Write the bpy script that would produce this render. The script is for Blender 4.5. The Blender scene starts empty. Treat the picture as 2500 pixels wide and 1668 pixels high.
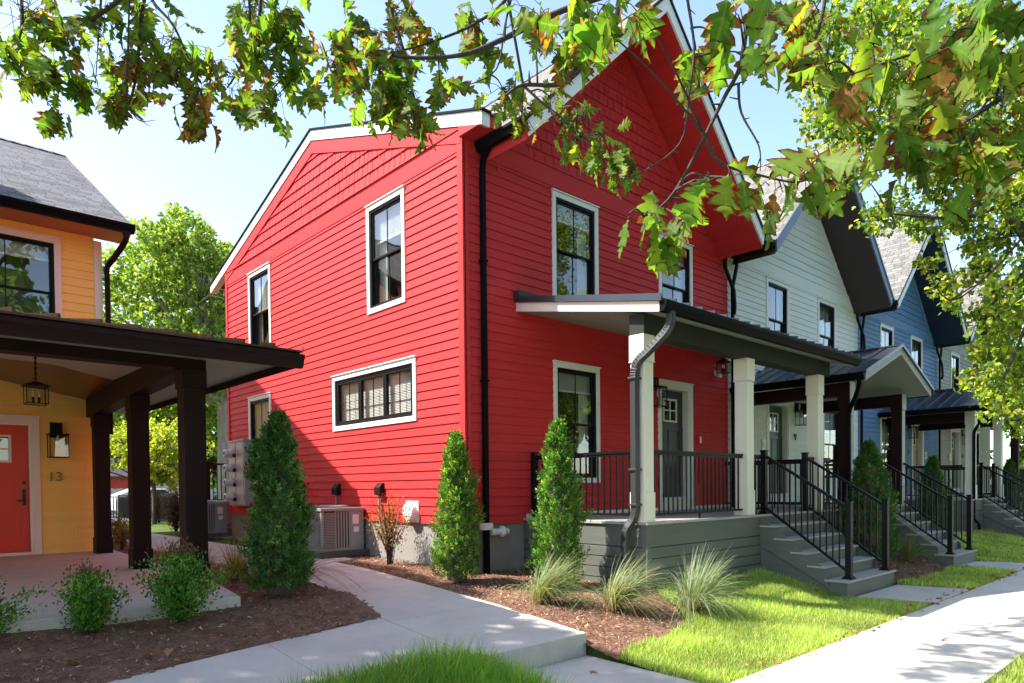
import bpy, math, random
import numpy as np
from mathutils import Vector, Matrix
random.seed(7); RNG = np.random.default_rng(11)
scene = bpy.context.scene
COL = scene.collection
PI = math.pi
# ------------------------------------------------------------------ materials
def newmat(name):
    m = bpy.data.materials.new(name); m.use_nodes = True
    nt = m.node_tree; nt.nodes.clear()
    out = nt.nodes.new('ShaderNodeOutputMaterial')
    return m, nt, out
def N(nt, t, **kw):
    n = nt.nodes.new(t)
    for k, v in kw.items():
        if k in n.inputs: n.inputs[k].default_value = v
        else: setattr(n, k, v)
    return n
def mat(name, col, rough=0.6, var=0.08, vscale=3.0, bump=0.0, bscale=60.0, metal=0.0, spec=0.5, coat=0.0, stretch=None, fine=0.0):
    """painted / plain surface: base colour with soft large scale variation, optional fine grain, bump"""
    m, nt, out = newmat(name)
    b = N(nt, 'ShaderNodeBsdfPrincipled', Roughness=rough, Metallic=metal)
    b.inputs['Specular IOR Level'].default_value = spec
    b.inputs['Coat Weight'].default_value = coat
    nt.links.new(b.outputs[0], out.inputs[0])
    tc = N(nt, 'ShaderNodeTexCoord'); mp = N(nt, 'ShaderNodeMapping')
    if stretch: mp.inputs['Scale'].default_value = stretch
    nt.links.new(tc.outputs['Object'], mp.inputs[0])
    n1 = N(nt, 'ShaderNodeTexNoise', Scale=vscale, Detail=6.0, Roughness=0.6)
    nt.links.new(mp.outputs[0], n1.inputs['Vector'])
    r = N(nt, 'ShaderNodeMapRange'); r.inputs[1].default_value = 0.3; r.inputs[2].default_value = 0.7
    r.inputs[3].default_value = 1 - var; r.inputs[4].default_value = 1 + var
    nt.links.new(n1.outputs[0], r.inputs[0])
    mul = N(nt, 'ShaderNodeVectorMath', operation='SCALE'); mul.inputs[0].default_value = col
    nt.links.new(r.outputs[0], mul.inputs['Scale'])
    last = mul.outputs[0]
    if fine:
        n3 = N(nt, 'ShaderNodeTexNoise', Scale=bscale, Detail=3.0)
        nt.links.new(mp.outputs[0], n3.inputs['Vector'])
        r3 = N(nt, 'ShaderNodeMapRange'); r3.inputs[1].default_value = 0.35; r3.inputs[2].default_value = 0.65
        r3.inputs[3].default_value = 1 - fine; r3.inputs[4].default_value = 1 + fine
        nt.links.new(n3.outputs[0], r3.inputs[0])
        m3 = N(nt, 'ShaderNodeVectorMath', operation='SCALE')
        nt.links.new(last, m3.inputs[0]); nt.links.new(r3.outputs[0], m3.inputs['Scale']); last = m3.outputs[0]
    nt.links.new(last, b.inputs['Base Color'])
    if bump:
        n2 = N(nt, 'ShaderNodeTexNoise', Scale=bscale, Detail=5.0)
        nt.links.new(mp.outputs[0], n2.inputs['Vector'])
        bp = N(nt, 'ShaderNodeBump', Strength=bump, Distance=0.01)
        nt.links.new(n2.outputs[0], bp.inputs['Height']); nt.links.new(bp.outputs[0], b.inputs['Normal'])
    return m
def leafmat(name, trans=0.5, rough=0.5, scorch=None, spec=0.3, gain=1.0):
    """leaf: colour from the per-leaf attribute 'tint', scorched brown margin where attribute 'edge' is high"""
    m, nt, out = newmat(name)
    at = N(nt, 'ShaderNodeAttribute', attribute_name='tint')
    gg = N(nt, 'ShaderNodeVectorMath', operation='SCALE'); gg.inputs['Scale'].default_value = gain; nt.links.new(at.outputs['Color'], gg.inputs[0])
    last = gg.outputs[0]
    if scorch:
        e = N(nt, 'ShaderNodeAttribute', attribute_name='edge')
        tc = N(nt, 'ShaderNodeTexCoord')
        n1 = N(nt, 'ShaderNodeTexNoise', Scale=26.0, Detail=5.0); nt.links.new(tc.outputs['Object'], n1.inputs['Vector'])
        n0 = N(nt, 'ShaderNodeTexNoise', Scale=3.5, Detail=1.0); nt.links.new(tc.outputs['Object'], n0.inputs['Vector'])
        a = N(nt, 'ShaderNodeMath', operation='MULTIPLY_ADD'); nt.links.new(n1.outputs[0], a.inputs[0]); a.inputs[1].default_value = 1.6
        nt.links.new(e.outputs['Fac'], a.inputs[2])
        a2 = N(nt, 'ShaderNodeMath', operation='MULTIPLY_ADD'); nt.links.new(n0.outputs[0], a2.inputs[0]); a2.inputs[1].default_value = 1.5
        nt.links.new(a.outputs[0], a2.inputs[2])
        r = N(nt, 'ShaderNodeMapRange'); r.inputs[1].default_value = 2.25; r.inputs[2].default_value = 2.38
        nt.links.new(a2.outputs[0], r.inputs[0])
        mx = N(nt, 'ShaderNodeMix', data_type='RGBA'); mx.inputs[7].default_value = (*scorch, 1)
        nt.links.new(r.outputs[0], mx.inputs[0]); nt.links.new(last, mx.inputs[6]); last = mx.outputs[2]
        v = N(nt, 'ShaderNodeAttribute', attribute_name='vein')
        vr = N(nt, 'ShaderNodeMapRange'); vr.inputs[1].default_value = 0.86; vr.inputs[2].default_value = 1.0
        vr.inputs[3].default_value = 0.0; vr.inputs[4].default_value = 0.55
        nt.links.new(v.outputs['Fac'], vr.inputs[0])
        lu = N(nt, 'ShaderNodeAttribute', attribute_name='edge'); lv = N(nt, 'ShaderNodeAttribute', attribute_name='lv')
        q1 = N(nt, 'ShaderNodeMath', operation='MULTIPLY_ADD'); q1.inputs[1].default_value = -1.6; nt.links.new(lu.outputs['Fac'], q1.inputs[0])
        q0 = N(nt, 'ShaderNodeMath', operation='MULTIPLY'); q0.inputs[1].default_value = 7.0; nt.links.new(lv.outputs['Fac'], q0.inputs[0]); nt.links.new(q0.outputs[0], q1.inputs[2])
        q2 = N(nt, 'ShaderNodeMath', operation='FRACT'); nt.links.new(q1.outputs[0], q2.inputs[0])
        q3 = N(nt, 'ShaderNodeMapRange'); q3.inputs[1].default_value = .0; q3.inputs[2].default_value = .16; q3.inputs[3].default_value = .35; q3.inputs[4].default_value = 0.0; nt.links.new(q2.outputs[0], q3.inputs[0])
        q4 = N(nt, 'ShaderNodeMath', operation='MAXIMUM'); nt.links.new(q3.outputs[0], q4.inputs[0]); nt.links.new(vr.outputs[0], q4.inputs[1]); vr = q4
        mv = N(nt, 'ShaderNodeMix', data_type='RGBA'); mv.inputs[7].default_value = (0.22, 0.30, 0.07, 1)
        nt.links.new(vr.outputs[0], mv.inputs[0]); nt.links.new(last, mv.inputs[6]); last = mv.outputs[2]
    b = N(nt, 'ShaderNodeBsdfPrincipled', Roughness=rough); b.inputs['Specular IOR Level'].default_value = spec
    nt.links.new(last, b.inputs['Base Color'])
    t = N(nt, 'ShaderNodeBsdfTranslucent')
    g = N(nt, 'ShaderNodeVectorMath', operation='MULTIPLY'); g.inputs[1].default_value = (1.55, 1.75, 0.65)
    nt.links.new(last, g.inputs[0]); nt.links.new(g.outputs[0], t.inputs[0])
    ms = N(nt, 'ShaderNodeMixShader'); ms.inputs[0].default_value = trans
    nt.links.new(b.outputs[0], ms.inputs[1]); nt.links.new(t.outputs[0], ms.inputs[2]); nt.links.new(ms.outputs[0], out.inputs[0])
    return m
def glassmat(name, ior=1.9, tint=(0.9, 0.92, 0.92), rough=0.0, wav=0.02):
    m, nt, out = newmat(name)
    lw = N(nt, 'ShaderNodeLayerWeight'); pw = N(nt, 'ShaderNodeMath', operation='POWER'); pw.inputs[1].default_value = 3.2; nt.links.new(lw.outputs['Facing'], pw.inputs[0])
    fr = N(nt, 'ShaderNodeMath', operation='MULTIPLY_ADD'); fr.inputs[1].default_value = .85; fr.inputs[2].default_value = (ior-1)*.28; nt.links.new(pw.outputs[0], fr.inputs[0])
    gl = N(nt, 'ShaderNodeBsdfGlossy', Roughness=rough); tr = N(nt, 'ShaderNodeBsdfTransparent')
    tr.inputs[0].default_value = (*tint, 1)
    tc = N(nt, 'ShaderNodeTexCoord'); n = N(nt, 'ShaderNodeTexNoise', Scale=1.6, Detail=1.0)
    nt.links.new(tc.outputs['Object'], n.inputs['Vector'])
    bp = N(nt, 'ShaderNodeBump', Strength=wav * 10, Distance=0.02); nt.links.new(n.outputs[0], bp.inputs['Height'])
    nt.links.new(bp.outputs[0], gl.inputs['Normal'])
    ms = N(nt, 'ShaderNodeMixShader'); nt.links.new(fr.outputs[0], ms.inputs[0])
    nt.links.new(tr.outputs[0], ms.inputs[1]); nt.links.new(gl.outputs[0], ms.inputs[2]); nt.links.new(ms.outputs[0], out.inputs[0])
    return m
def shinglemat(name, c1, c2, roww=0.30, rowh=0.14):
    m, nt, out = newmat(name)
    b = N(nt, 'ShaderNodeBsdfPrincipled', Roughness=0.95); nt.links.new(b.outputs[0], out.inputs[0])
    tc = N(nt, 'ShaderNodeTexCoord')
    br = N(nt, 'ShaderNodeTexBrick', Scale=1.0); br.offset = 0.37; br.offset_frequency = 2; br.squash = 0.7; br.squash_frequency = 3
    br.inputs['Brick Width'].default_value = roww; br.inputs['Row Height'].default_value = rowh
    br.inputs['Mortar Size'].default_value = 0.008; br.inputs['Mortar Smooth'].default_value = 0.2; br.inputs['Bias'].default_value = 0.0
    br.inputs['Color1'].default_value = (*c1, 1); br.inputs['Color2'].default_value = (*c2, 1)
    br.inputs['Mortar'].default_value = (c2[0]*.45, c2[1]*.45, c2[2]*.45, 1)
    nt.links.new(tc.outputs['UV'], br.inputs['Vector'])
    n = N(nt, 'ShaderNodeTexNoise', Scale=9.0, Detail=8.0, Roughness=0.75); nt.links.new(tc.outputs['UV'], n.inputs['Vector'])
    r = N(nt, 'ShaderNodeMapRange'); r.inputs[1].default_value = 0.3; r.inputs[2].default_value = 0.7; r.inputs[3].default_value = 0.72; r.inputs[4].default_value = 1.28
    nt.links.new(n.outputs[0], r.inputs[0])
    mu = N(nt, 'ShaderNodeVectorMath', operation='SCALE'); nt.links.new(br.outputs[0], mu.inputs[0]); nt.links.new(r.outputs[0], mu.inputs['Scale'])
    nt.links.new(mu.outputs[0], b.inputs['Base Color'])
    bp = N(nt, 'ShaderNodeBump', Strength=0.7, Distance=0.02); nt.links.new(br.outputs['Fac'], bp.inputs['Height']); bp.invert = True
    n4 = N(nt, 'ShaderNodeTexNoise', Scale=150.0); nt.links.new(tc.outputs['UV'], n4.inputs['Vector'])
    bp2 = N(nt, 'ShaderNodeBump', Strength=0.4, Distance=0.005); nt.links.new(n4.outputs[0], bp2.inputs['Height']); nt.links.new(bp.outputs[0], bp2.inputs['Normal'])
    nt.links.new(bp2.outputs[0], b.inputs['Normal'])
    return m
def concretemat(name, col, rough=0.9):
    m, nt, out = newmat(name)
    b = N(nt, 'ShaderNodeBsdfPrincipled', Roughness=rough); nt.links.new(b.outputs[0], out.inputs[0])
    tc = N(nt, 'ShaderNodeTexCoord')
    mp = N(nt, 'ShaderNodeMapping'); mp.inputs['Scale'].default_value = (1.5, 60, 1)
    nt.links.new(tc.outputs['Object'], mp.inputs[0])
    n1 = N(nt, 'ShaderNodeTexNoise', Scale=1.3, Detail=8.0, Roughness=0.65); nt.links.new(tc.outputs['Object'], n1.inputs['Vector'])
    n2 = N(nt, 'ShaderNodeTexNoise', Scale=3.0, Detail=4.0); nt.links.new(mp.outputs[0], n2.inputs['Vector'])
    n3 = N(nt, 'ShaderNodeTexNoise', Scale=90.0, Detail=3.0); nt.links.new(tc.outputs['Object'], n3.inputs['Vector'])
    vo = N(nt, 'ShaderNodeTexVoronoi', Scale=7.0); nt.links.new(tc.outputs['Object'], vo.inputs['Vector'])
    def rng(src, a, c, lo=0.3, hi=0.7):
        r = N(nt, 'ShaderNodeMapRange'); r.inputs[1].default_value = lo; r.inputs[2].default_value = hi; r.inputs[3].default_value = a; r.inputs[4].default_value = c
        nt.links.new(src, r.inputs[0]); return r.outputs[0]
    x = N(nt, 'ShaderNodeMath', operation='MULTIPLY'); nt.links.new(rng(n1.outputs[0], .84, 1.1), x.inputs[0]); nt.links.new(rng(n2.outputs[0], .93, 1.05), x.inputs[1])
    y = N(nt, 'ShaderNodeMath', operation='MULTIPLY'); nt.links.new(x.outputs[0], y.inputs[0]); nt.links.new(rng(n3.outputs[0], .9, 1.08), y.inputs[1])
    z = N(nt, 'ShaderNodeMath', operation='MULTIPLY'); nt.links.new(y.outputs[0], z.inputs[0]); nt.links.new(rng(vo.outputs[0], .72, 1.0, 0.02, 0.06), z.inputs[1])
    mu = N(nt, 'ShaderNodeVectorMath', operation='SCALE'); mu.inputs[0].default_value = col; nt.links.new(z.outputs[0], mu.inputs['Scale'])
    nt.links.new(mu.outputs[0], b.inputs['Base Color'])
    bp = N(nt, 'ShaderNodeBump', Strength=0.35, Distance=0.01); nt.links.new(n2.outputs[0], bp.inputs['Height']); nt.links.new(bp.outputs[0], b.inputs['Normal'])
    return m
def groundmat(name, a, c, d, scale=6.0):
    m, nt, out = newmat(name)
    b = N(nt, 'ShaderNodeBsdfPrincipled', Roughness=1.0); nt.links.new(b.outputs[0], out.inputs[0]); b.inputs['Specular IOR Level'].default_value = 0.1
    tc = N(nt, 'ShaderNodeTexCoord')
    n1 = N(nt, 'ShaderNodeTexNoise', Scale=scale, Detail=10.0, Roughness=0.8); nt.links.new(tc.outputs['Object'], n1.inputs['Vector'])
    n2 = N(nt, 'ShaderNodeTexNoise', Scale=scale * 18, Detail=4.0, Roughness=0.7); nt.links.new(tc.outputs['Object'], n2.inputs['Vector'])
    cr = N(nt, 'ShaderNodeValToRGB'); nt.links.new(n1.outputs[0], cr.inputs[0])
    cr.color_ramp.elements[0].position = 0.35; cr.color_ramp.elements[0].color = (*a, 1)
    cr.color_ramp.elements[1].position = 0.68; cr.color_ramp.elements[1].color = (*c, 1)
    mx = N(nt, 'ShaderNodeMix', data_type='RGBA'); mx.inputs[7].default_value = (*d, 1)
    r = N(nt, 'ShaderNodeMapRange'); r.inputs[1].default_value = 0.5; r.inputs[2].default_value = 0.7
    nt.links.new(n2.outputs[0], r.inputs[0]); nt.links.new(r.outputs[0], mx.inputs[0]); nt.links.new(cr.outputs[0], mx.inputs[6])
    nt.links.new(mx.outputs[2], b.inputs['Base Color'])
    bp = N(nt, 'ShaderNodeBump', Strength=0.8, Distance=0.02); nt.links.new(n2.outputs[0], bp.inputs['Height']); nt.links.new(bp.outputs[0], b.inputs['Normal'])
    return m
M = {}
M['red'] = mat('red_paint', (0.57, 0.036, 0.038), 0.55, 0.09, 1.2, 0.25, 40, stretch=(1, 1, 12), fine=.03, spec=.12)
M['yellow'] = mat('yellow_paint', (0.97, 0.54, 0.14), 0.45, 0.05, 1.2, 0.25, 40, stretch=(1, 1, 12), spec=.12)
M['white'] = mat('white_siding_paint', (0.76, 0.76, 0.71), 0.5, 0.05, 1.2, 0.2, 40, stretch=(1, 1, 12), spec=.12)
M['blue'] = mat('blue_paint', (0.13, 0.235, 0.40), 0.5, 0.06, 1.2, 0.2, 40, stretch=(1, 1, 12), spec=.12)
M['tan'] = mat('tan_paint', (0.36, 0.35, 0.29), 0.5, 0.06, 1.2, 0.2, 40, stretch=(1, 1, 12), spec=.12)
M['trim'] = mat('white_trim_paint', (0.76, 0.74, 0.69), 0.45, 0.03, 2.0, 0.1, 50)
M['cream'] = mat('cream_post_paint', (0.74, 0.68, 0.56), 0.45, 0.03, 2.0, 0.08, 50)
M['pinktrim'] = mat('pale_peach_trim', (0.80, 0.60, 0.52), 0.45, 0.03, 2.0, 0.08, 50)
M['black'] = mat('black_metal', (0.007, 0.007, 0.007), 0.42, 0.15, 4, 0.05, 30, spec=0.15)
M['frame'] = mat('black_window_frame', (0.009, 0.008, 0.008), 0.45, 0.1, 4, spec=.15)
M['dsp'] = mat('black_gutter_paint', (0.005, 0.005, 0.006), 0.5, 0.1, 4, spec=0.06)
M['dspsunlit'] = mat('sunlit_grey_downspout', (0.035, 0.034, 0.037), 0.35, 0.1, 4, spec=.4)  # lighter copy of the black metal, sunlit grey put into its base colour
M['brown'] = mat('dark_brown_paint', (0.020, 0.008, 0.008), 0.55, 0.1, 2, 0.1, 40, spec=.1)
M['brownsoffit'] = mat('brown_soffit', (0.045, 0.030, 0.028), 0.5, 0.06, 2)
M['taupe'] = mat('taupe_porch_ceiling', (0.36, 0.31, 0.25), 0.5, 0.05, 2)
M['rustbounce'] = mat('rust_bounce_soffit', (0.42, 0.15, 0.05), 0.5, 0.05, 2)  # orange bounce from the yellow wall is put into this soffit colour
M['navysoffit'] = mat('navy_soffit', (0.014, 0.030, 0.055), 0.5, 0.06, 2)
M['slate'] = mat('slate_blue_fascia', (0.16, 0.20, 0.30), 0.5, 0.06, 2)
M['greysoffit'] = mat('grey_green_soffit', (0.27, 0.30, 0.26), 0.55, 0.05, 2)
M['skirt'] = mat('grey_composite_board', (0.10, 0.108, 0.092), 0.6, 0.12, 1.0, 0.2, 50, stretch=(1, 1, 8), fine=.06)
M['deck'] = mat('grey_decking', (0.34, 0.33, 0.31), 0.7, 0.12, 2, 0.2, 60, stretch=(1, 12, 1), fine=.08)
M['beam'] = mat('dark_olive_beam', (0.028, 0.031, 0.025), 0.6, 0.08, 2, spec=.15)
M['metalroof'] = mat('black_standing_seam', (0.022, 0.024, 0.034), 0.30, 0.12, 3, spec=0.7)
M['brownroof'] = mat('brown_standing_seam', (0.075, 0.020, 0.014), 0.30, 0.12, 3, spec=0.7)
M['glass'] = glassmat('window_glass', 1.5)
M['glassclear'] = glassmat('lantern_glass', 1.4)
M['blind'] = mat('white_blind', (0.72, 0.74, 0.68), 0.5, 0.03)
M['room'] = mat('dim_room', (0.17, 0.155, 0.135), 0.9, 0.3, 1.5)
M['curtain'] = mat('pale_curtain', (0.50, 0.52, 0.44), 0.8, 0.08, 3)
M['shade'] = mat('beige_roller_shade', (0.62, 0.50, 0.30), 0.8, 0.04, 2)
M['reddoor'] = mat('bright_red_door', (0.66, 0.035, 0.012), 0.35, 0.04, 2)
M['blackdoor'] = mat('charcoal_door', (0.025, 0.027, 0.036), 0.35, 0.05, 2)
M['greendoor'] = mat('green_door', (0.035, 0.085, 0.062), 0.4, 0.05, 2)
M['peachdoor'] = mat('peach_door', (0.42, 0.25, 0.17), 0.5, 0.05, 2)
M['olivedoor'] = mat('olive_door', (0.20, 0.18, 0.05), 0.5, 0.05, 2)
M['foundation'] = concretemat('foundation_concrete', (0.26, 0.25, 0.235))
M['concrete'] = concretemat('walk_concrete', (0.51, 0.46, 0.41))
M['concrete_old'] = concretemat('sidewalk_concrete', (0.58, 0.53, 0.46))
M['asphalt'] = mat('asphalt', (0.06, 0.06, 0.062), 0.9, 0.2, 2, 0.4, 90)
M['mulch'] = groundmat('bark_mulch_bed', (0.13, 0.066, 0.044), (0.33, 0.19, 0.125), (0.05, 0.026, 0.018), 5.0)
M['soil'] = groundmat('lawn_soil', (0.05, 0.085, 0.018), (0.11, 0.16, 0.035), (0.05, 0.05, 0.02), 2.0)
M['shingle_light'] = shinglemat('light_grey_shingles', (0.20, 0.19, 0.175), (0.11, 0.106, 0.10))
M['shingle_dark'] = shinglemat('charcoal_shingles', (0.13, 0.13, 0.145), (0.055, 0.055, 0.065))
M['pvc'] = mat('white_pvc', (0.78, 0.76, 0.72), 0.35, 0.04)
M['acgrey'] = mat('grey_painted_steel', (0.25, 0.245, 0.235), 0.4, 0.05, 3)
M['acdark'] = mat('dark_coil_fins', (0.075, 0.045, 0.042), 0.6, 0.2, 8)
M['meter'] = mat('meter_glass_white', (0.60, 0.56, 0.58), 0.2, 0.05)
M['meterbox'] = mat('galvanised_grey', (0.28, 0.29, 0.31), 0.4, 0.08, 4)
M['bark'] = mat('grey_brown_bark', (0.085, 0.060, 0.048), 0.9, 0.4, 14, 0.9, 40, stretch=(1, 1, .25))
M['barkpale'] = mat('pale_grey_bark', (0.30, 0.27, 0.24), 0.9, 0.3, 8, 0.9, 30, stretch=(1, 1, .25))
M['twig'] = mat('dark_twig_bark', (0.045, 0.032, 0.028), 0.85, 0.3, 30, 0.5, 90)
M['oakleaf'] = leafmat('oak_leaf', 0.58, 0.55, (0.15, 0.040, 0.012), .2, 1.05)
M['leaf'] = leafmat('broad_leaf', 0.5, 0.5, gain=1.45)
M['needle'] = leafmat('conifer_spray', 0.35, 0.6, gain=1.8)
M['ograss'] = leafmat('ornamental_grass_blade', 0.3, 0.6, gain=.78)
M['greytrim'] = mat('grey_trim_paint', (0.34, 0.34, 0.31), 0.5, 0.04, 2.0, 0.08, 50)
M['blade'] = leafmat('grass_blade', 0.45, 0.5, gain=1.75)
M['chips'] = leafmat('bark_chip', 0.02, 0.9, gain=2.5)
M['dryleaf'] = leafmat('dry_leaf', 0.2, 0.7)
M['brass'] = mat('brushed_bronze', (0.22, 0.12, 0.05), 0.35, 0.05, metal=0.7)
M['numberblack'] = mat('number_black', (0.01, 0.01, 0.01), 0.4)
M['bulb'] = mat('bulb_glass', (0.75, 0.65, 0.5), 0.2, 0.02)
M['barn'] = mat('barn_red_wood', (0.36, 0.035, 0.02), 0.8, 0.2, 3, 0.3, 20)
M['wood'] = mat('weathered_wood', (0.42, 0.40, 0.36), 0.9, 0.2, 4, 0.3, 20)
M['teal'] = mat('teal_paint', (0.03, 0.16, 0.15), 0.6)
M['carwhite'] = mat('car_white_paint', (0.70, 0.71, 0.74), 0.2, 0.02, coat=0.6)
M['rubber'] = mat('tyre_rubber', (0.02, 0.02, 0.022), 0.8)
M['chrome'] = mat('alloy', (0.5, 0.5, 0.52), 0.25, 0.05, metal=0.9)
M['logo_red'] = mat('red_badge', (0.45, 0.02, 0.02), 0.4)
M['sticker'] = mat('white_sticker', (0.7, 0.68, 0.62), 0.6, 0.1, 60)
# ------------------------------------------------------------------ mesh helpers
ident = lambda p: p
class MB:
    def __init__(s, mp=ident): s.v = []; s.f = []; s.uv = {}; s.mp = mp; s.mi = []; s.cur = 0
    def face(s, idx, uv=None):
        if uv: s.uv[len(s.f)] = uv
        s.f.append(tuple(idx)); s.mi.append(s.cur)
    def verts(s, pts):
        b = len(s.v); s.v.extend(tuple(s.mp(p)) for p in pts); return b
    def quad(s, a, b, c, d, uv=None):
        k = s.verts([a, b, c, d]); s.face((k, k+1, k+2, k+3), uv); return s
    def poly(s, pts, uv=None):
        k = s.verts(pts); s.face(range(k, k+len(pts)), uv); return s
    def box(s, x0, x1, y0, y1, z0, z1):
        k = s.verts([(x0,y0,z0),(x1,y0,z0),(x1,y1,z0),(x0,y1,z0),(x0,y0,z1),(x1,y0,z1),(x1,y1,z1),(x0,y1,z1)])
        for f in ((0,3,2,1),(4,5,6,7),(0,1,5,4),(1,2,6,5),(2,3,7,6),(3,0,4,7)): s.face([k+i for i in f])
        return s
    def prism(s, pa, pb):
        """two matching polygons joined by side faces"""
        n = len(pa); k = s.verts(list(pa)); l = s.verts(list(pb))
        s.face(range(k, k+n)); s.face([l+i for i in reversed(range(n))])
        for i in range(n):
            j = (i+1) % n; s.face((k+i, l+i, l+j, k+j))
        return s
    def extr(s, poly, axis, a, b):
        """poly: 2d points; axis 0: (y,z) along x, 1: (x,z) along y, 2: (x,y) along z"""
        mk = {0: lambda p, t: (t, p[0], p[1]), 1: lambda p, t: (p[0], t, p[1]), 2: lambda p, t: (p[0], p[1], t)}[axis]
        return s.prism([mk(p, a) for p in poly], [mk(p, b) for p in poly])
    def tube(s, pts, r, n=8, cap=True, sq=False):
        pts = [Vector(p) for p in pts]; rs = r if isinstance(r, (list, tuple)) else [r]*len(pts)
        rings = []; up = None
        for i, p in enumerate(pts):
            t = (pts[min(i+1, len(pts)-1)] - pts[max(i-1, 0)])
            if t.length < 1e-9: t = Vector((0, 0, 1))
            t.normalize()
            if up is None:
                up = Vector((0, 0, 1)) if abs(t.z) < .9 else Vector((0, 1, 0))
            a = t.cross(up)
            if a.length < 1e-4: a = t.cross(Vector((1, 0, 0)))
            a.normalize(); b = a.cross(t).normalized(); up = b
            ring = []
            for k in range(n):
                th = 2*PI*k/n + (PI/4 if sq else 0)
                ring.append(p + a*math.cos(th)*rs[i] + b*math.sin(th)*rs[i])
            rings.append(s.verts(ring))
        for i in range(len(rings)-1):
            A, B = rings[i], rings[i+1]
            for k in range(n):
                j = (k+1) % n; s.face((A+k, A+j, B+j, B+k))
        if cap:
            s.face([rings[0]+k for k in reversed(range(n))]); s.face([rings[-1]+k for k in range(n)])
        return s
    def bar(s, a, b, w, h=None):
        """rectangular bar between two points, w horizontal width, h height"""
        h = h or w; a = Vector(a); b = Vector(b); t = (b-a).normalized()
        side = t.cross(Vector((0, 0, 1)))
        if side.length < 1e-3: side = Vector((1, 0, 0))
        side.normalize(); up = side.cross(t).normalized()
        q = [side*w/2+up*h/2, -side*w/2+up*h/2, -side*w/2-up*h/2, side*w/2-up*h/2]
        return s.prism([a+x for x in q], [b+x for x in q])
    def lathe(s, prof, c, n=20, axis=2):
        rings = []
        for (r, h) in prof:
            ring = []
            for k in range(n):
                th = 2*PI*k/n; x, y = r*math.cos(th), r*math.sin(th)
                ring.append({2: (c[0]+x, c[1]+y, c[2]+h), 0: (c[0]+h, c[1]+x, c[2]+y), 1: (c[0]+x, c[1]+h, c[2]+y)}[axis])
            rings.append(s.verts(ring))
        for i in range(len(rings)-1):
            for k in range(n):
                j = (k+1) % n; s.face((rings[i]+k, rings[i]+j, rings[i+1]+j, rings[i+1]+k))
        s.face([rings[0]+k for k in reversed(range(n))]); s.face([rings[-1]+k for k in range(n)])
        return s
    def build(s, name, m, parent=None, smooth=False, bevel=0.0):
        me = bpy.data.meshes.new(name); me.from_pydata([tuple(p) for p in s.v], [], s.f)
        ms = m if isinstance(m, (list, tuple)) else [m]
        for x in ms: me.materials.append(M[x] if isinstance(x, str) else x)
        if len(ms) > 1: me.polygons.foreach_set('material_index', s.mi)
        if s.uv:
            uvl = me.uv_layers.new(name='UVMap')
            for fi, uv in s.uv.items():
                for li, c in zip(me.polygons[fi].loop_indices, uv): uvl.data[li].uv = c
        import bmesh
        bm = bmesh.new(); bm.from_mesh(me); bmesh.ops.recalc_face_normals(bm, faces=bm.faces); bm.to_mesh(me); bm.free()
        if smooth: me.polygons.foreach_set('use_smooth', [True]*len(me.polygons))
        me.update()
        o = bpy.data.objects.new(name, me); COL.objects.link(o)
        if parent: o.parent = parent
        if bevel:
            bv = o.modifiers.new('Bevel', 'BEVEL'); bv.width = bevel; bv.segments = 2; bv.limit_method = 'ANGLE'
        return o
def tag(o, label=None, cat=None, group=None, kind=None):
    if label: o['label'] = label
    if cat: o['category'] = cat
    if group: o['group'] = group
    if kind: o['kind'] = kind
    return o
def thing(name, label, cat, loc=(0, 0, 0), group=None, rz=0):
    o = bpy.data.objects.new(name, None); COL.objects.link(o); o.location = loc; o.rotation_euler = (0, 0, rz); o.empty_display_size = .2
    return tag(o, label, cat, group)
def copy_tree(o, parent=None):
    c = o.copy(); COL.objects.link(c)
    if parent: c.parent = parent
    for ch in list(o.children): copy_tree(ch, c)
    return c
def inst(name, m, tv, tf, pos, rot, scl, tint=None, parent=None, extra=None, smooth=False):
    """many copies of a small template joined into ONE mesh. tv (k,3), tf list of faces (all same length), rot (n,3,3)"""
    tv = np.asarray(tv, float); pos = np.asarray(pos, float); n = len(pos); k = len(tv)
    scl = np.asarray(scl, float)
    if scl.ndim == 1: scl = scl[:, None]
    loc = tv[None, :, :] * scl[:, None, :]
    V = np.einsum('nij,nkj->nki', rot, loc) + pos[:, None, :]
    tf = np.asarray(tf, int); fs = tf.shape[1]
    F = (tf[None] + (np.arange(n)*k)[:, None, None]).reshape(-1, fs)
    me = bpy.data.meshes.new(name)
    me.vertices.add(n*k); me.vertices.foreach_set('co', V.reshape(-1).astype(np.float32))
    me.loops.add(F.size); me.loops.foreach_set('vertex_index', F.reshape(-1).astype(np.int32))
    me.polygons.add(len(F)); me.polygons.foreach_set('loop_start', (np.arange(len(F))*fs).astype(np.int32))
    me.polygons.foreach_set('loop_total', np.full(len(F), fs, np.int32))
    if smooth: me.polygons.foreach_set('use_smooth', np.ones(len(F), bool))
    if tint is not None:
        a = me.attributes.new('tint', 'FLOAT_COLOR', 'POINT')
        t = np.asarray(tint, float)
        if t.ndim == 2: t = np.repeat(t[:, None, :], k, 1)
        c = np.ones((n, k, 4)); c[..., :3] = t
        a.data.foreach_set('color', c.reshape(-1).astype(np.float32))
    for nm, vals in (extra or {}).items():
        a = me.attributes.new(nm, 'FLOAT', 'POINT')
        a.data.foreach_set('value', np.tile(np.asarray(vals, float), n).astype(np.float32))
    me.materials.append(M[m]); me.update(calc_edges=True); me.validate()
    o = bpy.data.objects.new(name, me); COL.objects.link(o)
    if parent: o.parent = parent
    return o
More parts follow.
